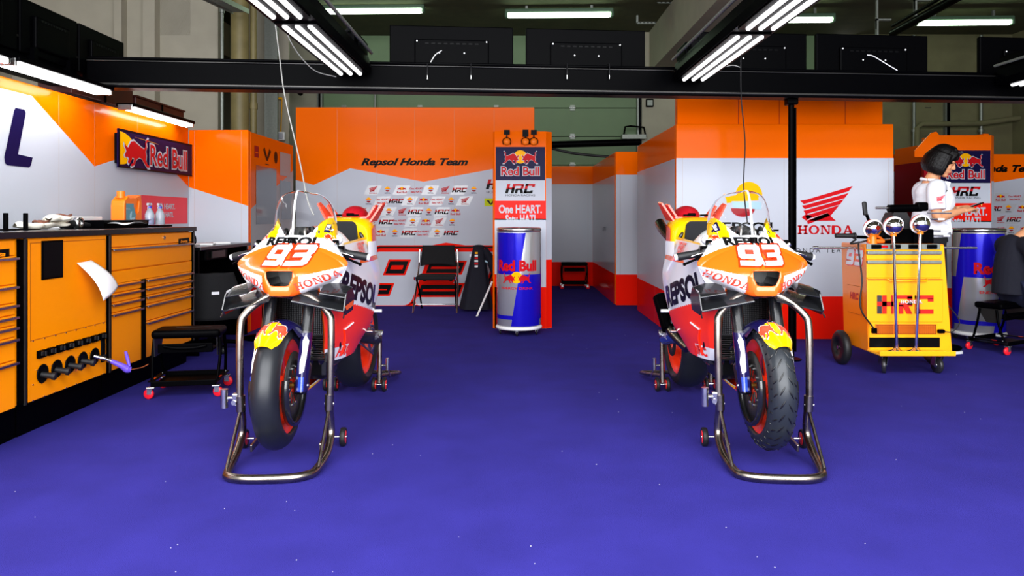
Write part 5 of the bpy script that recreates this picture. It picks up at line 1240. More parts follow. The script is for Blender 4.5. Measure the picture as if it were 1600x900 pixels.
spray(234, -2.9, 'clear spray bottle with blue liquid, left of the two on the worktop', 'blue_liquid'); spray(250, -2.88, 'clear spray bottle with pale liquid, right of the two on the worktop', 'clear_plastic')
m = MB(); m.box((-2.78, 5.86, TZ+.008), (.1, .22, .014), 'black_plastic', bev=.003); m.box((-2.78, 5.86, TZ+.016), (.08, .18, .003), 'p_darkred'); tag(m.build('tablet'), 'flat dark tablet at the far end of the left worktop', 'tablet')
m = MB(); m.box((-3.14, 5.35, TZ+.04), (.1, .5, .08), 'white_paint', bev=.005); m.box((-3.14, 5.35, TZ+.081), (.06, .46, .002), 'p_seam'); tag(m.build('storage_box'), 'low white box behind the black tool tray', 'box')
# side desk after the cabinets
t = thing('side_desk', 'dark desk standing at the far end of the orange cabinets', 'desk', (-2.93, 6.85, 0))
m = MB(); m.box((0, 0, .905), (.62, 1.2, .03), 'worktop', bev=.004); m.build('desk_top', t)
for s in (-1, 1): 
    m = MB(); m.box((.0, s*.57, .445), (.56, .03, .89), 'black_metal'); m.build('leg', t)
m = MB(); m.box((.1, -.1, .84), (.3, .5, .1), 'black_plastic', bev=.01); m.box((.26, -.1, .84), (.012, .3, .06), 'rail_metal'); m.build('drawer_box', t)
t = thing('bench_vice', 'small steel clamp on the side desk next to the cabinet end', 'clamp', (-2.8, 6.42, .92))
m = MB(); m.box((0, 0, .03), (.06, .1, .06), 'steel', bev=.01); m.box((0, .06, .05), (.05, .03, .1), 'engine_grey', bev=.006); m.build('jaw', t)
m = MB(); m.tube([(0, -.05, .04), (0, -.11, .04)], .008, 'steel', 10); m.tube([(-.0, .09, .09), (0, .14, .085), (0, .15, .03), (0, .09, .01)], .006, 'black_metal', 8, 5); m.build('handle', t)
m = MB(); 
for k in range(4): m.box((-2.9+.08*(k % 2), 6.6+.17*k, .928), (.2, .14, .014), 'white_paint' if k % 2 else 'steel', rot=(0, 0, .2*k), bev=.002)
tag(m.build('tool_sheets'), 'loose flat steel sheets on the side desk', 'sheets')
for i, (y, z, lab) in enumerate(((6.25, .86, 'black tool case under the side desk, left one'), (7.0, .74, 'flat black disc shaped tray under the side desk'))):
    m = MB()
    if i: m.lathe([(0, 0), (.2, 0), (.22, .02), (.2, .035), (0, .03)], 'black_plastic', (-2.40, 7.2, .70), seg=32); m.cyl((-2.40, 7.2, 0), (-2.40, 7.2, .7), .025, 'black_metal'); m.lathe([(0, 0), (.2, 0), (.2, .02), (.03, .05)], 'black_plastic', (-2.40, 7.2, 0), seg=24); tag(m.build('round_stand'), 'round black topped stand beside the side desk', 'stand')
t = thing('office_chair', 'black padded chair tucked under the side desk', 'chair', (-2.55, 6.35, 0), .5)
m = MB(); m.grid(lambda u, v: Vector((-.2+.4*u, .02*math.cos((u-.5)*3)-.06*v*v, .36+.38*v-.0*u)) if False else Vector(((u-.5)*.42*(1-.35*max(0, v-.6)**1.0*1.8), -.02-.08*math.cos((u-.5)*3), .30+.40*v)), 14, 14, 'black_cloth'); o = m.build('backrest', t); md = o.modifiers.new('t', 'SOLIDIFY'); md.thickness = .05
d = Dec(); m = MB(); d.rect(-.03, .52, .03, .545, 'b_white', 1); d.put(m, lambda u, v, e: Vector((u, -.108-e, v))); m.build('patch', t)
m = MB(); m.box((0, .2, .36), (.44, .42, .07), 'black_cloth', bev=.03); m.build('seat', t)
m = MB(); m.cyl((0, .2, .08), (0, .2, .33), .03, 'black_metal')
for k in range(5): a = 2*PI*k/5; m.tube([(0, .2, .09), (.24*math.cos(a), .2+.24*math.sin(a), .06)], .018, 'black_metal', 8); m.ell((.24*math.cos(a), .2+.24*math.sin(a), .03), .03, 'black_rubber', seg=12, rings=8)
m.build('base', t)
# ------------------------------------------------------------------ rolling mechanic stools
def stool(label, loc, rz):
    t = thing('mechanic_stool', label, 'stool', loc, rz, 'low rolling mechanic stools')
    m = MB(); m.box((0, 0, .405), (.43, .24, .055), 'black_plastic', bev=.022, seg=3)
    d = Dec(); d.text('SUOMY STOOL', 0, .0, .018, 'p_white', w=.24, bold=.02); d.put(m, lambda u, v, e: Vector((u, v, .4335+e))) if False else None
    m.box((.02, .02, .4335), (.22, .012, .001), 'rail_metal'); m.build('seat', t)
    m = MB(); m.box((0, -.03, .30), (.34, .16, .008), 'black_metal'); m.box((0, -.115, .315), (.34, .01, .06), 'black_metal', bev=.004); m.tube([(-.13, -.122, .33), (-.06, -.128, .318), (.06, -.128, .318), (.13, -.122, .33)], .012, 'black_plastic', 8, 4); m.build('middle_tray', t)
    for s in (-1, 1):
        m = MB(); m.prism([(-.115, .38), (.10, .38), (.02, .26), (-.10, .26)], .006, 'rail_metal', Matrix(((0, 0, 1, s*.195-.003), (1, 0, 0, 0), (0, 1, 0, 0), (0, 0, 0, 1)))); m.build('side_bracket', t)
        m = MB(); m.tube([(s*.205, -.07, .375), (s*.21, -.09, .25), (s*.20, -.13, .11)], .010, 'black_metal', 10, 5); m.build('leg', t)
        m = MB(); m.tube([(s*.205, .07, .375), (s*.21, .09, .25), (s*.20, .13, .11)], .010, 'black_metal', 10, 5); m.build('leg', t)
        m = MB(); m.box((s*.205, 0, .108), (.035, .30, .008), 'black_plastic', bev=.003); m.cyl((s*.205, -.12, .11), (s*.205, -.12, .117), .007, 'steel', seg=10); m.cyl((s*.205, .12, .11), (s*.205, .12, .117), .007, 'steel', seg=10); m.box((s*.205, -.05, .1125), (.012, .04, .002), 'b_red'); m.build('side_rail', t)
    m = MB(); m.box((0, 0, .082), (.39, .32, .006), 'black_plastic'); m.box((0, -.165, .096), (.40, .012, .035), 'black_plastic', bev=.004); m.box((0, .165, .096), (.40, .012, .035), 'black_plastic', bev=.004); m.build('base_tray', t)
    for sx in (-1, 1):
        for sy in (-1, 1):
            c = MB(); c.box((sx*.20, sy*.16, .072), (.05, .04, .012), 'steel', bev=.003)
            for k in (-1, 1): c.box((sx*.205, sy*.16+k*.016, .052), (.03, .003, .04), 'steel')
            co = c.build('caster', t)
            w = MB(); w.lathe([(.0, -.011), (.028, -.011), (.033, -.006), (.033, .006), (.028, .011), (0, .011)], 'red_rubber', (sx*.212, sy*.16, .033), (.3, 1, 0), 24); w.build('caster_wheel', co)
    return t
st = stool('black rolling stool with red casters beside the left cabinets', (-2.16, 4.98, 0), math.radians(10))
dup(st, (1.03, 12.3, 0), 0, 'small black stool against the rear partition in the corridor')
dup(st, (4.32, 6.55, 0), math.radians(28), 'black rolling stool under the crouching man at the right edge')
# ------------------------------------------------------------------ black visitor chair
t = thing('folding_chair', 'black cushioned chair with chrome legs in front of the large 93', 'chair', ((683-800)/F*9.35, 9.3, 0))
m = MB(); m.grid(lambda u, v: Vector(((u-.5)*(.46-.05*v), .18+.06*v-.03*math.cos((u-.5)*3), .555+.26*v-.03*(1-v)*(1-4*(u-.5)**2)*-1)), 14, 10, 'black_cloth'); o = m.build('backrest', t); o.modifiers.new('t', 'SOLIDIFY').thickness = .03
m = MB(); m.box((0, -.02, .43), (.47, .40, .055), 'black_cloth', bev=.025, seg=3); m.build('seat', t)
for s in (-1, 1):
    m = MB(); m.tube([(s*.24, .22, .76), (s*.25, .17, .5), (s*.27, -.22, .0)], .011, 'chrome', 10, 3); m.build('leg', t)
    m = MB(); m.tube([(s*.24, -.15, .42), (s*.23, .05, .28), (s*.22, .28, .0)], .011, 'black_metal', 10, 3); m.build('leg', t)
    m = MB(); m.cyl((s*.25, -.15, .40), (s*.25, -.15, .44), .02, 'chrome', seg=12); m.build('hinge', t)
m = MB(); m.tube([(-.25, -.14, .10), (.25, -.14, .10)], .007, 'chrome', 8); m.build('stretcher', t)
# jacket on a stand with a leaning pole
t = thing('draped_jacket', 'navy team jacket with sponsor patches draped to the floor right of the black chair', 'jacket', ((744-800)/F*9.3, 9.3, 0))
m = MB()
def JK(u, v):
    a = 2*PI*u; r = .075+.13*v+.02*math.sin(5*a)*v+.01*math.sin(9*a+2)*v; return Vector((r*math.cos(a)*1.0+.03*(1-v), r*.6*math.sin(a), .80-.77*v-.03*(abs(math.cos(a))**4)*(1-v)))
m.grid(JK, 48, 24, 'navy_cloth'); m.ell((.03, 0, .80), (.08, .05, .03), 'navy_cloth'); m.build('jacket_body', t)
m = MB(); m.tube([(.10, 0, .78), (.17, .0, .66), (.24, .02, .50), (.26, .02, .45)], [.04, .055, .06, .05], 'navy_cloth', 16, 5); m.build('sleeve', t)
m = MB()
bj = BVHTree.FromPolygons([Vector(v) for v in m.v] or [Vector((0, 0, 0)), Vector((1, 0, 0)), Vector((0, 1, 0))], m.f or [(0, 1, 2)])
for k, (c, w) in enumerate((('p_yellow', .035), ('b_white', .04), ('p_honda', .04), ('b_white', .045), ('p_honda', .045), ('b_white', .04))): m.box((.005, -.062-.004*k, .73-.033*k), (w, .004, .022), c)
m.box((-.07, -.06, .70), (.02, .004, .03), 'b_white'); m.box((.13, -.03, .62), (.05, .004, .02), 'p_ltblue', rot=(0, .4, 0)); m.build('patches', t)
m = MB(); A, B = at(769, 440, 9.0), at(744, 497, 8.8); m.cyl(A, B, .012, 'white_paint', seg=12); m.cyl(B, B+(B-A)*.12, .018, 'steel', seg=12); m.cyl(B+(B-A)*.02, B+(B-A)*.04, .026, 'p_ltblue', seg=12); C2 = B+(B-A)*.12; m.ell((C2.x, C2.y, C2.z), .02, 'black_rubber', seg=10, rings=6)
m.cyl(A, A+(A-B)*.55, .012, 'black_metal', seg=10); tag(m.build('leaning_pole'), 'white pole leaning against the draped jacket beside the tall can', 'pole')
# ------------------------------------------------------------------ tall drink cans on rollers
def can(label, loc, rz):
    t = thing('display_can', label, 'can', loc, rz, 'tall Red Bull display cans'); R = .222
    m = MB(); m.lathe([(0, .085), (R-.01, .085), (R, .10), (R, 1.02), (R-.004, 1.03)], 'can_silver', seg=72)
    d = Dec(); z0, zm, z1 = .10, .61, 1.02
    # quartered blue and silver, boundary leaning
    def quarter(a0, a1, lo, hi, mt, sl): d.poly([(a0*R+sl*(lo-zm), lo), (a1*R+sl*(lo-zm), lo), (a1*R+sl*(hi-zm), hi), (a0*R+sl*(hi-zm), hi)], mt, 1)
    q = PI/2
    for base in (-PI, 0):
        quarter(base-q-.2, base+.12, zm, z1, 'can_blue', .16); quarter(base+.12, base+q+.2, .20, zm, 'can_blue', .16)
        d.rect((base-q)*R, .165, (base+q)*R, .205, 'can_blue', 2); quarter(base+.12, base+q, z0, .165, 'can_blue', .16)
    for base in (0, PI):
        e = Dec(); e.text('Red Bull', 0, .0, .10, 'p_honda', w=.42, bold=.05, z=3); d.sub(e, base*R, .70)
        d.sub(redbull(txt=False, edge=False), base*R, .53, .135, dz=2); d.text('ENERGY DRINK', base*R, .475, .024, 'p_honda', w=.34, bold=.02, z=3)
    d.put(m, lambda u, v, e: Vector(((R+e)*math.sin(u/R), -(R+e)*math.cos(u/R), v)), eps=.0008, maxe=.03)
    m.build('can_body', t)
    m = MB(); m.lathe([(R-.004, 1.03), (R+.004, 1.035), (R+.004, 1.062), (R-.008, 1.07), (R-.02, 1.06), (R-.03, 1.05), (0, 1.05)], 'steel', seg=64); m.build('lid', t)
    m = MB(); m.box((0, -.04, 1.06), (.06, .10, .012), 'steel', bev=.006); m.cyl((0, 0, 1.05), (0, 0, 1.068), .012, 'steel', seg=12); m.build('pull_tab', t)
    m = MB(); m.lathe([(R-.02, .06), (R+.008, .06), (R+.012, .075), (R+.004, .09), (R-.02, .09)], 'white_paint', seg=64, closed=True); m.build('base_ring', t)
    for k in range(5):
        a = 2*PI*k/5-PI/2; c = (R-.03)*math.cos(a), (R-.03)*math.sin(a)
        w = MB(); w.cyl((c[0], c[1], .035), (c[0], c[1], .06), .008, 'steel', seg=8); w.box((c[0], c[1], .045), (.03, .02, .03), 'steel', bev=.004); w.lathe([(0, -.008), (.022, -.008), (.025, 0), (.022, .008), (0, .008)], 'black_rubber', (c[0], c[1]-.0, .025), (1, .2, 0), 16); w.build('caster', t)
    return t
can('tall Red Bull can on small casters in front of the centre sign tower', ((811-800)/F*7.45, 7.5, 0), -.12)
can('tall Red Bull can on small casters between the orange trolley and the crouching man', ((1529-800)/F*7.1, 7.1, 0), math.radians(14))
# ------------------------------------------------------------------ orange trolley
TX0, TX1, TY0, TY1, TZ0, TZ1 = 2.67, 3.29, 5.60, 6.02, .155, .97
t = thing('parts_trolley', 'yellow orange trolley with a large red HRC mark and casters', 'trolley', (0, 0, 0))
m = MB(); bw = .04
sec = [(TX0, .21), (TX0+.02, TZ0), (TX1+.045, TZ0), (TX1-.02, TZ1), (TX0-.01, TZ1)]
A = [(2.69, TZ0), (3.325, TZ0), (3.262, TZ1), (2.668, TZ1)]
m.prism(A, TY1-TY0, 'hr_side', Matrix.Translation((0, TY1, 0)) @ Matrix.Rotation(PI/2, 4, 'X')); body = m.build('trolley_body', t); body.modifiers.new('b', 'BEVEL').width = .008
m = MB(); d = Dec(); fx = lambda px: (px-800)/F*TY0; fz = lambda py: H+(CY-py)/F*TY0
d.poly([(2.70, TZ0+.01), (3.315, TZ0+.01), (3.255, TZ1-.01), (2.675, TZ1-.01)], 'hr_yellow', 0)
d.put(m, lambda u, v, e: Vector((u, TY0-.002-e, v))); m.build('front_skin', t)
def fb(name, xa, xb, ya, yb, mt, out=.012, bev=.004, par=t):
    m = MB(); m.box(((fx(xa)+fx(xb))/2, TY0-out/2, (fz(ya)+fz(yb))/2), (abs(fx(xb)-fx(xa)), out, abs(fz(yb)-fz(ya))), mt, bev=bev); return m.build(name, par)
fb('latch_strip', 1353, 1468, 381, 390, 'galvanised', .012)
for xa in (1360, 1390, 1418, 1447):
    o = fb('latch', xa, xa+15, 382, 388.5, 'black_plastic', .026, .004)
fb('warning_plate', 1376, 1386, 383.5, 387, 'p_honda', .016, .001)
for ya, yb, yh in ((392, 405, 393.5), (407, 434, 408)):
    o = fb('drawer', 1353, 1469, ya, yb, 'hr_yellow', .012); h = fb('handle', 1353, 1469, yh-1.5, yh+4, 'galvanised', .028, .006, o)
o = fb('lower_door', 1354, 1472, 436, 503, 'hr_yellow', .010); 
m = MB(); m.tube([(fx(1385), TY0-.012, fz(436)), (fx(1388), TY0-.035, fz(438)), (fx(1444), TY0-.035, fz(438)), (fx(1447), TY0-.012, fz(436))], .006, 'hr_yellow', 8); m.box((fx(1413), TY0-.012, fz(436.5)), (.56, .012, .006), 'p_seamo'); m.build('handle', o)
m = MB(); d = Dec(); d.sub(hrc('b_hr', 'b_hr', .145), fx(1413), fz(476), 1, kx=1.28, dz=1) if False else None
mat('b_hr', '#c41c10', .35)
def HR(x0, z0, x1, z1, mt='b_hr', sl=0): d.poly([(fx(x0), fz(z0)), (fx(x1), fz(z0)), (fx(x1+sl), fz(z1)), (fx(x0+sl), fz(z1))], mt, 3)
d.rect(fx(1369), fz(490), fx(1376.5), fz(461), 'engine_grey', 2)
HR(1377, 490, 1384, 461); HR(1369, 478, 1400, 471); HR(1391, 490, 1400, 461); HR(1398, 466.5, 1424, 461); HR(1416, 476, 1424, 463); HR(1403, 478, 1424, 472); HR(1403, 490, 1410, 476); HR(1415, 490, 1424, 478, sl=-6); HR(1428, 490, 1436, 461); HR(1428, 467, 1457, 461); HR(1428, 490, 1457, 483); HR(1448, 471, 1457, 466); 
d.sub(slab('HONDA', 'b_white', .026), fx(1422), fz(471), 1, dz=6, kx=1.15)
d.put(m, lambda u, v, e: Vector((u, TY0-.011-e, v))); m.build('emblem', o)
m = MB(); m.box(((fx(1367)+fx(1462))/2, TY0-.006, fz(514)), (fx(1462)-fx(1367), .012, fz(506)-fz(522)), 'oil_orange', bev=.003); d = Dec()
for i in range(34):
    for j in range(6): u, v = fx(1369)+i*(fx(1460)-fx(1369))/33, fz(520.5)+j*(fz(508)-fz(520.5))/5; d.rect(u-.0042, v-.0042, u+.0042, v+.0042, 'p_black', 1)
d.put(m, lambda u, v, e: Vector((u, TY0-.0125-e, v))); m.build('vent_grille', t)
m = MB(); m.box((fx(1413), TY0+.004, fz(535)), (.53, .02, .075), 'p_black'); m.box((fx(1413), TY0-.09, TZ0+.012), (.555, .2, .014), 'hr_yellow', bev=.004); m.box((fx(1413), TY0-.185, TZ0+.025), (.555, .01, .03), 'hr_yellow', bev=.003); m.build('bottom_shelf', t)
m = MB(); sm_ = lambda u, v, e: Vector((2.672+.02*(1-v)-.004-e, 2*5.80-u, v))
d = Dec(); d.sub(num93('b_white', 'b_red', None, 1, .07), 5.80, .80, .12, kx=.12); d.put(m, sm_); m.build('side_number', t)
m = MB(); d = Dec(); d.text('HRC', 5.80, .56, .05, 'b_hr', bold=.06, shear=.2, z=3); d.rect(5.68, .42, 5.92, .64, 'p_seamo', 1); d.rect(5.683, .423, 5.917, .637, 'hr_side', 2); d.put(m, sm_); m.build('side_hatch', t)
for px in (1380, 1463):
    c = MB(); x = fx(px); c.box((x, TY0+.02, .145), (.07, .08, .012), 'steel', bev=.003)
    for k in (-1, 1): c.box((x+k*.022, TY0, .10), (.004, .05, .09), 'steel', rot=(.2, 0, 0))
    co = c.build('caster', t); w = MB(); w.lathe([(0, -.014), (.03, -.016), (.032, -.012), (.058, -.014), (.062, -.008), (.062, .008), (.058, .014), (.032, .012), (.03, .016), (0, .014)], 'engine_grey', (x, TY0-.01, .062), (1, -.5 if px < 1400 else .1, 0), 32); w.lathe([(0, -.018), (.02, -.018), (.02, .018), (0, .018)], 'steel', (x, TY0-.01, .062), (1, -.5 if px < 1400 else .1, 0), 16); w.build('caster_wheel', co)
for s, x in ((-1, 2.63), (1, 3.36)):
    w = MB(); w.lathe([(0, -.02), (.06, -.02), (.06, -.03), (.12, -.03), (.135, -.015), (.135, .015), (.12, .03), (.06, .03), (.06, .02), (0, .02)], 'black_rubber', (x, 5.93, .135), (1, 0, 0), 40); w.cyl((x-.03, 5.93, .135), (x+.03, 5.93, .135), .014, 'steel', seg=14); w.build('rear_wheel', t)
m = MB(); m.cyl((2.35, 5.75, .935), (3.60, 5.75, .935), .009, 'steel', seg=12); m.cyl((2.33, 5.75, .935), (2.37, 5.75, .935), .014, 'steel', seg=12); m.build('cross_rod', t)
m = MB(); m.tube([(2.66, 5.70, .985), (2.645, 5.66, .9), (2.64, 5.60, .70), (fx(1345)-.02, TY0-.04, fz(480)), (fx(1362), TY0-.03, fz(512))], .006, 'black_rubber', 8, 8); m.box((fx(1364), TY0-.02, fz(516)), (.035, .03, .04), 'black_plastic', bev=.006); m.build('power_cable', t)
m = MB(); m.tube([(fx(1470), TY0-.02, fz(517)), (fx(1485), TY0-.03, fz(517)), (fx(1499), TY0, fz(502)), (fx(1494), TY0+.1, fz(480)), (fx(1480), TY0+.2, fz(455))], .004, 'black_rubber', 8, 8); m.box((fx(1468), TY0-.02, fz(517)), (.05, .03, .03), 'black_plastic', bev=.008); m.build('power_cable', t)
TT = TZ1+.001
t = thing('starter_unit', 'black battery starter unit with grips lying on top of the orange trolley', 'starter', (0, 0, 0))
m = MB(); m.box((3.08, 5.86, TT+.055), (.38, .22, .11), 'black_plastic', bev=.01); m.prism([(-.13, 0), (.13, 0), (.07, .12), (.05, .16), (-.05, .16), (-.07, .12)], .14, 'black_rubber', Matrix.Translation((3.03, 5.93, TT+.08)) @ Matrix.Rotation(PI/2, 4, 'X')); m.build('case', t)
m = MB(); m.cyl((2.96, 5.84, TT+.27), (3.22, 5.84, TT+.275), .03, 'black_metal', seg=20); m.box((3.22, 5.84, TT+.285), (.09, .06, .07), 'black_metal', bev=.015); m.cyl((2.86, 5.84, TT+.275), (2.96, 5.84, TT+.275), .009, 'steel', seg=12); m.cyl((3.26, 5.83, TT+.235), (3.45, 5.83, TT+.235), .006, 'steel', seg=10); m.box((3.05, 5.86, TT+.2), (.08, .06, .1), 'black_metal'); m.build('motor', t)
m = MB(); m.box((2.775, 5.84, TT+.27), (.035, .03, .11), 'black_rubber', rot=(0, -.1, 0), bev=.012); m.tube([(2.79, 5.84, TT+.22), (2.84, 5.86, TT+.12), (2.9, 5.86, TT+.06)], .012, 'black_metal', 8, 4); m.build('paddle', t)
m = MB(); m.cyl((2.50, 5.74, TT+.06), (2.64, 5.74, TT+.058), .018, 'black_rubber', seg=16); m.cyl((2.64, 5.74, TT+.058), (2.655, 5.74, TT+.058), .026, 'black_rubber', seg=16); m.cyl((2.65, 5.74, TT+.05), (2.9, 5.8, TT+.04), .012, 'black_metal', seg=10); m.build('side_grip', t)
m = MB(); m.tube([(2.66, 5.74, TT+.03), (2.6, 5.7, TT+.0), (2.66, 5.66, TT+.012), (2.75, 5.7, TT+.03), (2.8, 5.78, TT+.02)], .007, 'black_rubber', 8, 6); m.build('cable', t)
t = thing('orange_hand_tool', 'small orange hand tool in front of the starter unit on the trolley', 'tool', (2.78, 5.68, TT))
m = MB(); m.box((0, 0, .02), (.13, .05, .03), 'oil_orange', bev=.01); m.tube([(-.06, 0, .03), (-.02, 0, .055), (.03, 0, .05), (.055, 0, .03)], .009, 'oil_orange', 8, 4); m.build('tool_body', t)
m = MB(); m.cyl((.06, 0, .03), (.12, .02, .035), .008, 'steel', seg=10); m.build('bit', t)
for k, zz_ in enumerate((.19, .10, .06)):
    m = MB(); y = 5.72+.05*k; m.cyl((3.10+.03*k, y, TT+zz_), (3.30+.05*k, y, TT+zz_-.004), .007, 'steel', seg=10); m.cyl((3.28+.05*k, y, TT+zz_-.004), (3.33+.05*k, y, TT+zz_-.004), .009, 'white_paint', seg=10); m.box((3.10+.03*k, y, TT+zz_/2), (.02, .02, zz_), 'black_metal')
    tag(m.build('steel_rod'), ['upper horizontal steel rod sticking out above the trolley towards the right', 'middle horizontal steel rod sticking out above the trolley towards the right', 'lowest horizontal steel rod sticking out above the trolley towards the right'][k], 'rod', 'steel rods on the trolley')
def mirror(px, py, pxb, label, base=True):
    y = TY0-.10 if base else TY0+.06; p = at(px, py, y); q = at(pxb, 538, y); r = .066
    t = thing('mirror_ball_stand', label, 'stand', (q.x if base else p.x, y, TZ0+.02 if base else TT), 0, 'mirror headed stands on the trolley'); off = Vector((p.x, y, p.z))-Vector(t.location)
    m = MB(); m.ell(off, r, 'chrome', seg=32, rings=20); m.build('mirror_head', t)
    m = MB(); M2 = Matrix.Translation(off) @ Matrix.Rotation(math.radians(-28), 4, 'X'); 
    prof = [(r*1.07*math.sin(a), r*1.07*math.cos(a)) for a in [PI*.52*k/10 for k in range(11)]]; m.lathe([(0.0, r*1.12)]+prof[1:], 'b_red', seg=32, c=off, axis=(0, .93, .36)); m.build('orange_shell', t)
    m = MB(); m.lathe([(r*.98, -.006), (r*1.12, -.006), (r*1.12, .006), (r*.98, .006)], 'white_paint', off, (0, .93, .36), 32, closed=True); m.cyl(off+Vector((0, 0, -r*1.15)), off+Vector((0, 0, -r*.9)), .022, 'oil_orange', seg=16); m.build('collar', t)
    if base:
        m = MB(); m.tube([(0, 0, .015), off+Vector((0, 0, -r))], .012, 'chrome', 14); m.build('pole', t)
        m = MB(); m.lathe([(0, .03), (.02, .03), (.03, .015), (.06, .006), (.07, .0), (0, 0)], 'chrome', seg=40); m.build('base_plate', t)
    else:
        m = MB(); m.cyl((0, 0, 0), (0, 0, off.z-r*.9), .03, 'oil_orange', r2=.024, seg=18); m.build('stem', t)
    return t
mirror(1396, 353, 1401, 'chrome ball headed stand on the trolley shelf, left pole'); mirror(1438, 350, 1431, 'chrome ball headed stand on the trolley shelf, right pole'); mirror(1364, 357, 1364, 'short chrome ball head on the trolley top, left of the tall poles', False)
# ------------------------------------------------------------------ people
def organic(m, name, parent, voxel=.008, smooth=6, factor=.5):
    o = m.build(name, parent, normals=False); r = o.modifiers.new('skin', 'REMESH'); r.mode = 'VOXEL'; r.voxel_size = voxel; r.use_smooth_shade = True
    s = o.modifiers.new('soften', 'SMOOTH'); s.iterations = smooth; s.factor = factor; return o
def limb(m, pts, rad, mt, seg=16, sm=5): m.tube(pts, rad, mt, seg, sm)
def hand(m, w, d, up, mt, curl=.6, flip=1):
    """palm and five fingers; w wrist point, d direction, up = back of the hand"""
    w, d, up = Vector(w), Vector(d).normalized(), Vector(up).normalized(); sd = d.cross(up).normalized()*flip; up = sd.cross(d).normalized()*flip
    for q in (-.026, -.009, .009, .026): m.tube([w-d*.01+sd*q*.6, w+d*.045+sd*q, w+d*.085+sd*q], [.017, .016, .012], mt, 10, 3)
    for i, q in enumerate((-.028, -.010, .009, .027)):
        L = (.062, .072, .076, .066)[i]; a = w+d*.085+sd*q; c = curl*(1+.1*i)
        b = a+(d*math.cos(c*.6)-up*math.sin(c*.6))*L*.45; e = b+(d*math.cos(c*1.5)-up*math.sin(c*1.5))*L*.32; f = e+(d*math.cos(c*2.3)-up*math.sin(c*2.3))*L*.25
        m.tube([a, b, e, f], [.0095, .009, .0085, .0065], mt, 10, 3); m.ell(f, .0068, mt, seg=8, rings=6)
    a = w+d*.02+sd*.026; b = a+(sd*.7+d*.6-up*.2).normalized()*.035; e = b+(d*.9+sd*.2-up*.35).normalized()*.03; f = e+(d-up*.4).normalized()*.022
    m.tube([a, b, e, f], [.014, .011, .0095, .007], mt, 10, 3); m.ell(f, .0075, mt, seg=8, rings=6)
# standing woman, facing right and slightly towards the camera, looking down at a phone
W = Vector((3.70, 6.5, 0)); 
t = thing('person', 'standing woman with a black bob in a white polo shirt looking down at a phone', 'person', W)
S = MB()
head = Vector((.06, -.02, 1.655)); R_ = Matrix.Rotation(math.radians(25), 4, 'Y')
Rz = Matrix.Rotation(math.radians(-34), 4, 'Z'); HM = Matrix.Translation(head) @ Rz @ R_   # local +X = face direction, pitched down
def hp(x, y, z): return HM @ Vector((x, y, z))
S.ell((0, 0, 0), (.092, .074, .105), 'skin', HM @ Matrix.Translation((-.005, 0, .025))); S.ell((0, 0, 0), (.062, .058, .07), 'skin', HM @ Matrix.Translation((.028, 0, -.045)))
S.ell((0, 0, 0), (.026, .03, .024), 'skin', HM @ Matrix.Translation((.060, 0, -.095))); S.tube([hp(.086, 0, .02), hp(.103, 0, -.018), hp(.108, 0, -.028)], [.008, .012, .013], 'skin', 8, 3); S.ell((0, 0, 0), (.012, .022, .008), 'skin', HM @ Matrix.Translation((.088, 0, -.058)))
for s in (-1, 1): S.ell((0, 0, 0), (.03, .022, .025), 'skin', HM @ Matrix.Translation((.055, s*.035, -.025))); S.ell((0, 0, 0), (.018, .008, .03), 'skin', HM @ Matrix.Translation((-.005, s*.075, -.005))); S.ell((0, 0, 0), (.014, .024, .007), 'skin', HM @ Matrix.Translation((.08, s*.03, .03)))
limb(S, [(-.05, 0, 1.45), (-.015, 0, 1.53), (.03, -.01, 1.60)], [.062, .052, .052], 'skin')
limb(S, [(-.03, 0, 1.02), (-.03, 0, 1.2), (-.02, 0, 1.38), (-.04, 0, 1.47)], [.12, .10, .12, .07], 'skin', 20)
limb(S, [(-.045, -.07, 1.0), (-.035, -.09, .55), (-.04, -.095, .08)], [.07, .045, .035], 'skin'); limb(S, [(-.045, .07, 1.0), (-.035, .09, .55), (-.04, .095, .08)], [.07, .045, .035], 'skin')
# arms: near (camera side) and far
nsh, nel, nwr = Vector((-.10, -.18, 1.42)), Vector((-.105, -.23, 1.17)), Vector((.175, -.14, 1.235))
fsh, fel, fwr = Vector((-.02, .18, 1.42)), Vector((.02, .22, 1.16)), Vector((.22, .04, 1.25))
for a, b, c in ((nsh, nel, nwr), (fsh, fel, fwr)): limb(S, [a, a.lerp(b, .5), b, b.lerp(c, .35), c], [.052, .045, .038, .038, .024], 'skin')
hd = (Vector((.30, -.09, 1.265))-nwr).normalized(); hand(S, nwr, hd, (0, -.35, .9), 'skin', .55, -1)
hand(S, fwr, (.9, -.35, .12), (0, .3, .9), 'skin', .5, 1)
organic(S, 'body', t, .0055, 5)
# face details
for s in (-1, 1):
    m = MB(); m.ell((0, 0, 0), (.006, .013, .004), 'hair', HM @ Matrix.Translation((.088, s*.03, .008))); m.build('eye', t)
    m = MB(); m.tube([hp(.092, s*.014, .026), hp(.092, s*.03, .031), hp(.078, s*.048, .026)], .0028, 'hair', 6, 3); m.build('eyebrow', t)
mat('lips', '#b4564e', .4); m = MB(); m.ell((0, 0, 0), (.008, .02, .0035), 'lips', HM @ Matrix.Translation((.094, 0, -.056))); m.ell((0, 0, 0), (.008, .017, .0045), 'lips', HM @ Matrix.Translation((.092, 0, -.063))); m.build('mouth', t)
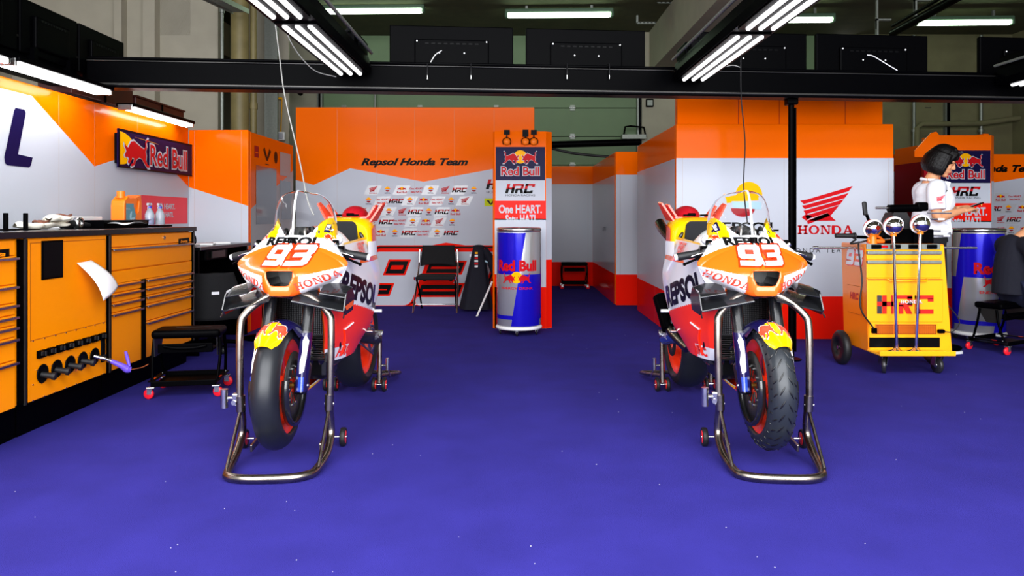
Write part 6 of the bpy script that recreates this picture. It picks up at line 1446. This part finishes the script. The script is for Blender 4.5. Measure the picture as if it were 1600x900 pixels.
# hair: a bob made of a cap and hanging locks
m = MB(); m.ell((0, 0, 0), (.110, .098, .112), 'hair', HM @ Matrix.Translation((-.022, 0, .045)))
for k in range(26):
    a = math.radians(62+k*(236/25)); ca, sa = math.cos(a), math.sin(a); fr = 1 if 80 < math.degrees(a) < 280 else .8
    p0 = hp(-.015+.085*ca, .085*sa, .07); p1 = hp(-.02+.108*ca, .098*sa, -.0); p2 = hp(-.02+.112*ca, .104*sa, -.06) + Vector((0, 0, -.01)); p3 = hp(-.01+.098*ca, .094*sa, -.10)+Vector((0, 0, -.02*fr))
    m.tube([p0, p1, p2, p3], [.03, .032, .026, .012], 'hair', 8, 4)
for s in (-1, 1):
    for q in range(4): m.tube([hp(.03-.01*q, s*.012, .142), hp(.070-.012*q, s*(.045+.006*q), .10), hp(.056-.016*q, s*(.076+.002*q), .03), hp(.046-.022*q, s*.082, -.06)], [.018, .018, .014, .007], 'hair', 8, 4)
for q in range(5): m.tube([hp(.04, -.04+.02*q, .135), hp(.082, -.036+.018*q, .095), hp(.094, -.034+.017*q, .052)], [.016, .014, .006], 'hair', 8, 4)
organic(m, 'hair', t, .005, 3, .4)
m = MB(); m.tube([hp(.082, -.055, .118), hp(.094, 0, .13), hp(.082, .055, .118)], .005, 'window_dark', 8, 4); m.ell(hp(.094, -.03, .128), (.012, .018, .010), 'window_dark', seg=12, rings=6); m.ell(hp(.094, .03, .128), (.012, .018, .010), 'window_dark', seg=12, rings=6); m.build('sunglasses', t)
# polo shirt
m = MB()
limb(m, [(-.045, 0, 1.0), (-.045, 0, 1.10), (-.03, 0, 1.22), (.0, 0, 1.33), (-.03, 0, 1.42), (-.035, 0, 1.475)], [.150, .150, .142, .158, .135, .07], 'polo', 24, 6)
m.ell((.060, -.05, 1.30), (.085, .075, .085), 'polo'); m.ell((.060, .05, 1.30), (.085, .075, .085), 'polo')
limb(m, [(-.03, -.10, 1.43), (-.09, -.18, 1.415), (-.105, -.205, 1.33), (-.105, -.222, 1.235)], [.075, .074, .073, .070], 'polo'); limb(m, [(-.02, .10, 1.43), (-.02, .18, 1.415), (.0, .2, 1.33), (.01, .21, 1.24)], [.075, .074, .073, .070], 'polo')
for k in range(5): m.tube([(.08-.03*k, -.13, 1.0+.03*k), (.05, -.145, 1.10+.03*k), (-.05, -.155, 1.17+.03*k)], [.004, .012, .004], 'polo', 8, 4)
organic(m, 'polo_shirt', t, .008, 5)
m = MB(); m.tube([(-.09, -.055, 1.50), (-.02, -.085, 1.485), (.055, -.055, 1.462), (.085, 0, 1.44), (.055, .05, 1.47), (-.03, .08, 1.50), (-.10, .03, 1.51), (-.095, -.045, 1.50)], [.010, .02, .018, .012, .018, .016, .010], 'polo', 10, 5, closed=False); m.prism([(0, 0), (.05, -.01), (.03, -.06), (-.01, -.045)], .006, 'polo', Matrix.Translation((.03, -.10, 1.485)) @ Matrix.Rotation(PI/2, 4, 'X')); m.build('collar', t)
m = MB(); d = Dec(); d.sub(honda_wing('p_pink'), -.035, 0, .05); d.text('HONDA', 0, -.016, .009, 'p_pink', bold=.03); d.put(m, lambda u, v, e: Vector((-.115+u, -.2865-e-.1*abs(u), 1.31+v)))
d = Dec(); d.poly([(-.02, .01), (-.01, .012), (0, -.004), (.014, .012), (.02, .008), (.002, -.014), (-.006, -.012)], 'p_black'); d.put(m, lambda u, v, e: Vector((-.0+u, -.160-e, 1.395+v))); d = Dec(); d.text('HRC', 0, 0, .014, 'p_honda', bold=.04, shear=.3); d.put(m, lambda u, v, e: Vector((.095+u, -.143-e+.5*u, 1.385+v))); m.build('badges', t)
m = MB(); m.tube([(.07, -.05, 1.465), (.098, -.055, 1.40), (.115, -.06, 1.34)], .004, 'p_honda', 6, 4); m.box((.075, -.06, 1.455), (.02, .02, .02), 'oil_orange', bev=.005); m.build('lanyard', t)
m = MB(); limb(m, [(-.05, 0, 1.04), (-.05, 0, .96)], [.135, .15], 'black_cloth', 20, 2)
for s in (-1, 1): limb(m, [(-.05, s*.075, .95), (-.03, s*.09, .55), (-.04, s*.095, .08)], [.098, .075, .055], 'black_cloth')
organic(m, 'trousers', t, .01, 4)
for s in (-1, 1):
    sh = MB(); sh.ell((.05, s*.10, .045), (.13, .047, .04), 'black_plastic', seg=24); sh.tube([(-.03, s*.10, .06), (-.045, s*.10, .10)], .045, 'black_plastic', 14); so = sh.build('shoe', t)
    q = MB(); q.prism([(x*1.04, y*1.04) for x, y in [(.13*math.cos(a), .047*math.sin(a)) for a in [2*PI*k/24 for k in range(24)]]], .022, 'b_white', Matrix.Translation((.05, s*.10, .0))); q.build('sole', so)
ph = thing('mobile_phone', 'black mobile phone held in both hands by the standing woman', 'phone', W+Vector((.315, -.05, 1.275)), -.3)
m = MB(); m.box((0, 0, 0), (.14, .07, .011), 'black_plastic', rot=(0, -.35, 0), bev=.004); m.box((.002, 0, .0065), (.13, .062, .001), 'window_dark', rot=(0, -.35, 0)); m.build('phone_case', ph)
m = MB(); m.cyl((.05, -.02, -.003), (.052, -.02, .022), .006, 'gold', seg=10); m.build('camera_lens', ph)
# seated man cut by the right edge
Mn = Vector((4.42, 6.50, 0)); t = thing('person', 'man in a dark navy team shirt crouching on a stool at the right edge', 'person', Mn)
S = MB(); hd2 = Vector((.21, -.08, 1.18)); HM = Matrix.Translation(hd2) @ Matrix.Rotation(math.radians(-10), 4, 'Z') @ Matrix.Rotation(math.radians(30), 4, 'Y')
S.ell((0, 0, 0), (.1, .08, .11), 'skin', HM @ Matrix.Translation((0, 0, .03))); S.ell((0, 0, 0), (.07, .062, .075), 'skin', HM @ Matrix.Translation((.03, 0, -.05))); S.tube([hp(.09, 0, .02), hp(.108, 0, -.02), hp(.112, 0, -.03)], [.009, .013, .014], 'skin', 8, 3); S.ell((0, 0, 0), (.028, .032, .024), 'skin', HM @ Matrix.Translation((.065, 0, -.105))); S.ell((0, 0, 0), (.012, .024, .009), 'skin', HM @ Matrix.Translation((.094, 0, -.065)))
for s in (-1, 1): S.ell((0, 0, 0), (.018, .009, .032), 'skin', HM @ Matrix.Translation((-.005, s*.08, -.005)))
limb(S, [(.0, -.02, .96), (.09, -.05, 1.05), (.17, -.07, 1.13)], [.07, .058, .056], 'skin'); limb(S, [(-.02, 0, .50), (-.01, 0, .72), (.0, -.01, .93)], [.13, .13, .12], 'skin', 20)
nsh, nel, nwr = Vector((-.02, -.22, .92)), Vector((.0, -.28, .65)), Vector((.245, -.27, .66)); fsh, fel, fwr = Vector((.02, .19, .93)), Vector((.12, .22, .68)), Vector((.34, .05, .66))
for a, b, c in ((nsh, nel, nwr), (fsh, fel, fwr)): limb(S, [a, a.lerp(b, .5), b, b.lerp(c, .35), c], [.06, .052, .044, .045, .028], 'skin')
hand(S, nwr, (.98, .1, -.1), (0, -.3, .95), 'skin', .7, -1); hand(S, fwr, (.98, -.2, -.1), (0, .3, .95), 'skin', .7, 1)
for s, kx, fx_ in ((-1, .36, .06), (1, .46, .34)): limb(S, [(-.02, s*.1, .52), (kx, s*.16-.04, .56), (fx_, s*.15-.08, .10)], [.085, .06, .04], 'skin')
organic(S, 'body', t, .0065, 5)
m = MB(); m.ell((0, 0, 0), (.108, .09, .105), 'hair', HM @ Matrix.Translation((-.018, 0, .055))); m.build('hair', t)
for s in (-1, 1): m = MB(); m.ell((0, 0, 0), (.006, .013, .005), 'hair', HM @ Matrix.Translation((.093, s*.032, .01))); m.build('eye', t)
m = MB(); limb(m, [(-.04, 0, .50), (-.035, 0, .62), (-.015, -.01, .80), (-.005, -.02, .93), (.02, -.03, .985)], [.155, .155, .160, .135, .085], 'navy_cloth', 24, 5)
limb(m, [(-.01, -.10, .93), (-.02, -.21, .915), (-.02, -.245, .86), (-.015, -.262, .80)], [.082, .080, .078, .074], 'navy_cloth'); limb(m, [(.0, .10, .93), (.02, .19, .92), (.06, .21, .86), (.08, .215, .80)], [.085, .083, .082, .078], 'navy_cloth')
organic(m, 'team_shirt', t, .008, 5)
m = MB(); mp = Vector((.08, -.352, .86))
for k, c in enumerate(('p_yellow', 'p_honda', 'b_white', 'p_honda', 'b_white')): m.box((-.03+.0*k, -.302-.008*k, .925-.022*k), (.05, .006, .015), c, rot=(-.35, 0, 0))
m.build('sleeve_patches', t)
m = MB()
for s, kx, fx_ in ((-1, .36, .06), (1, .46, .34)): limb(m, [(-.04, s*.09, .52), (.2, s*.13-.02, .56), (kx, s*.16-.04, .565), (kx-.04, s*.155-.06, .35), (fx_-.02, s*.15-.08, .12)], [.13, .11, .088, .075, .062], 'denim')
limb(m, [(-.08, 0, .53), (-.02, 0, .56)], [.14, .15], 'denim', 18, 2); organic(m, 'trousers', t, .009, 5)
for s, fx_ in ((-1, .04), (1, .34)):
    y = s*.15-.08; sh = MB(); sh.ell((fx_+.06, y, .06), (.15, .052, .052), 'black_plastic', seg=24); sh.tube([(fx_-.02, y, .08), (fx_-.03, y, .125)], .05, 'black_plastic', 14)
    for k in range(4): sh.tube([(fx_+.06+.02*k, y-.03, .105-.006*k), (fx_+.06+.02*k, y+.03, .105-.006*k)], .003, 'gold', 6)
    so = sh.build('shoe', t); q = MB(); q.prism([(.156*math.cos(a), .056*math.sin(a)) for a in [2*PI*k/28 for k in range(28)]], .03, 'b_white', Matrix.Translation((fx_+.06, y, .0))); q.ell((fx_-.06, y, .04), (.04, .045, .035), 'b_white'); q.build('sole', so)
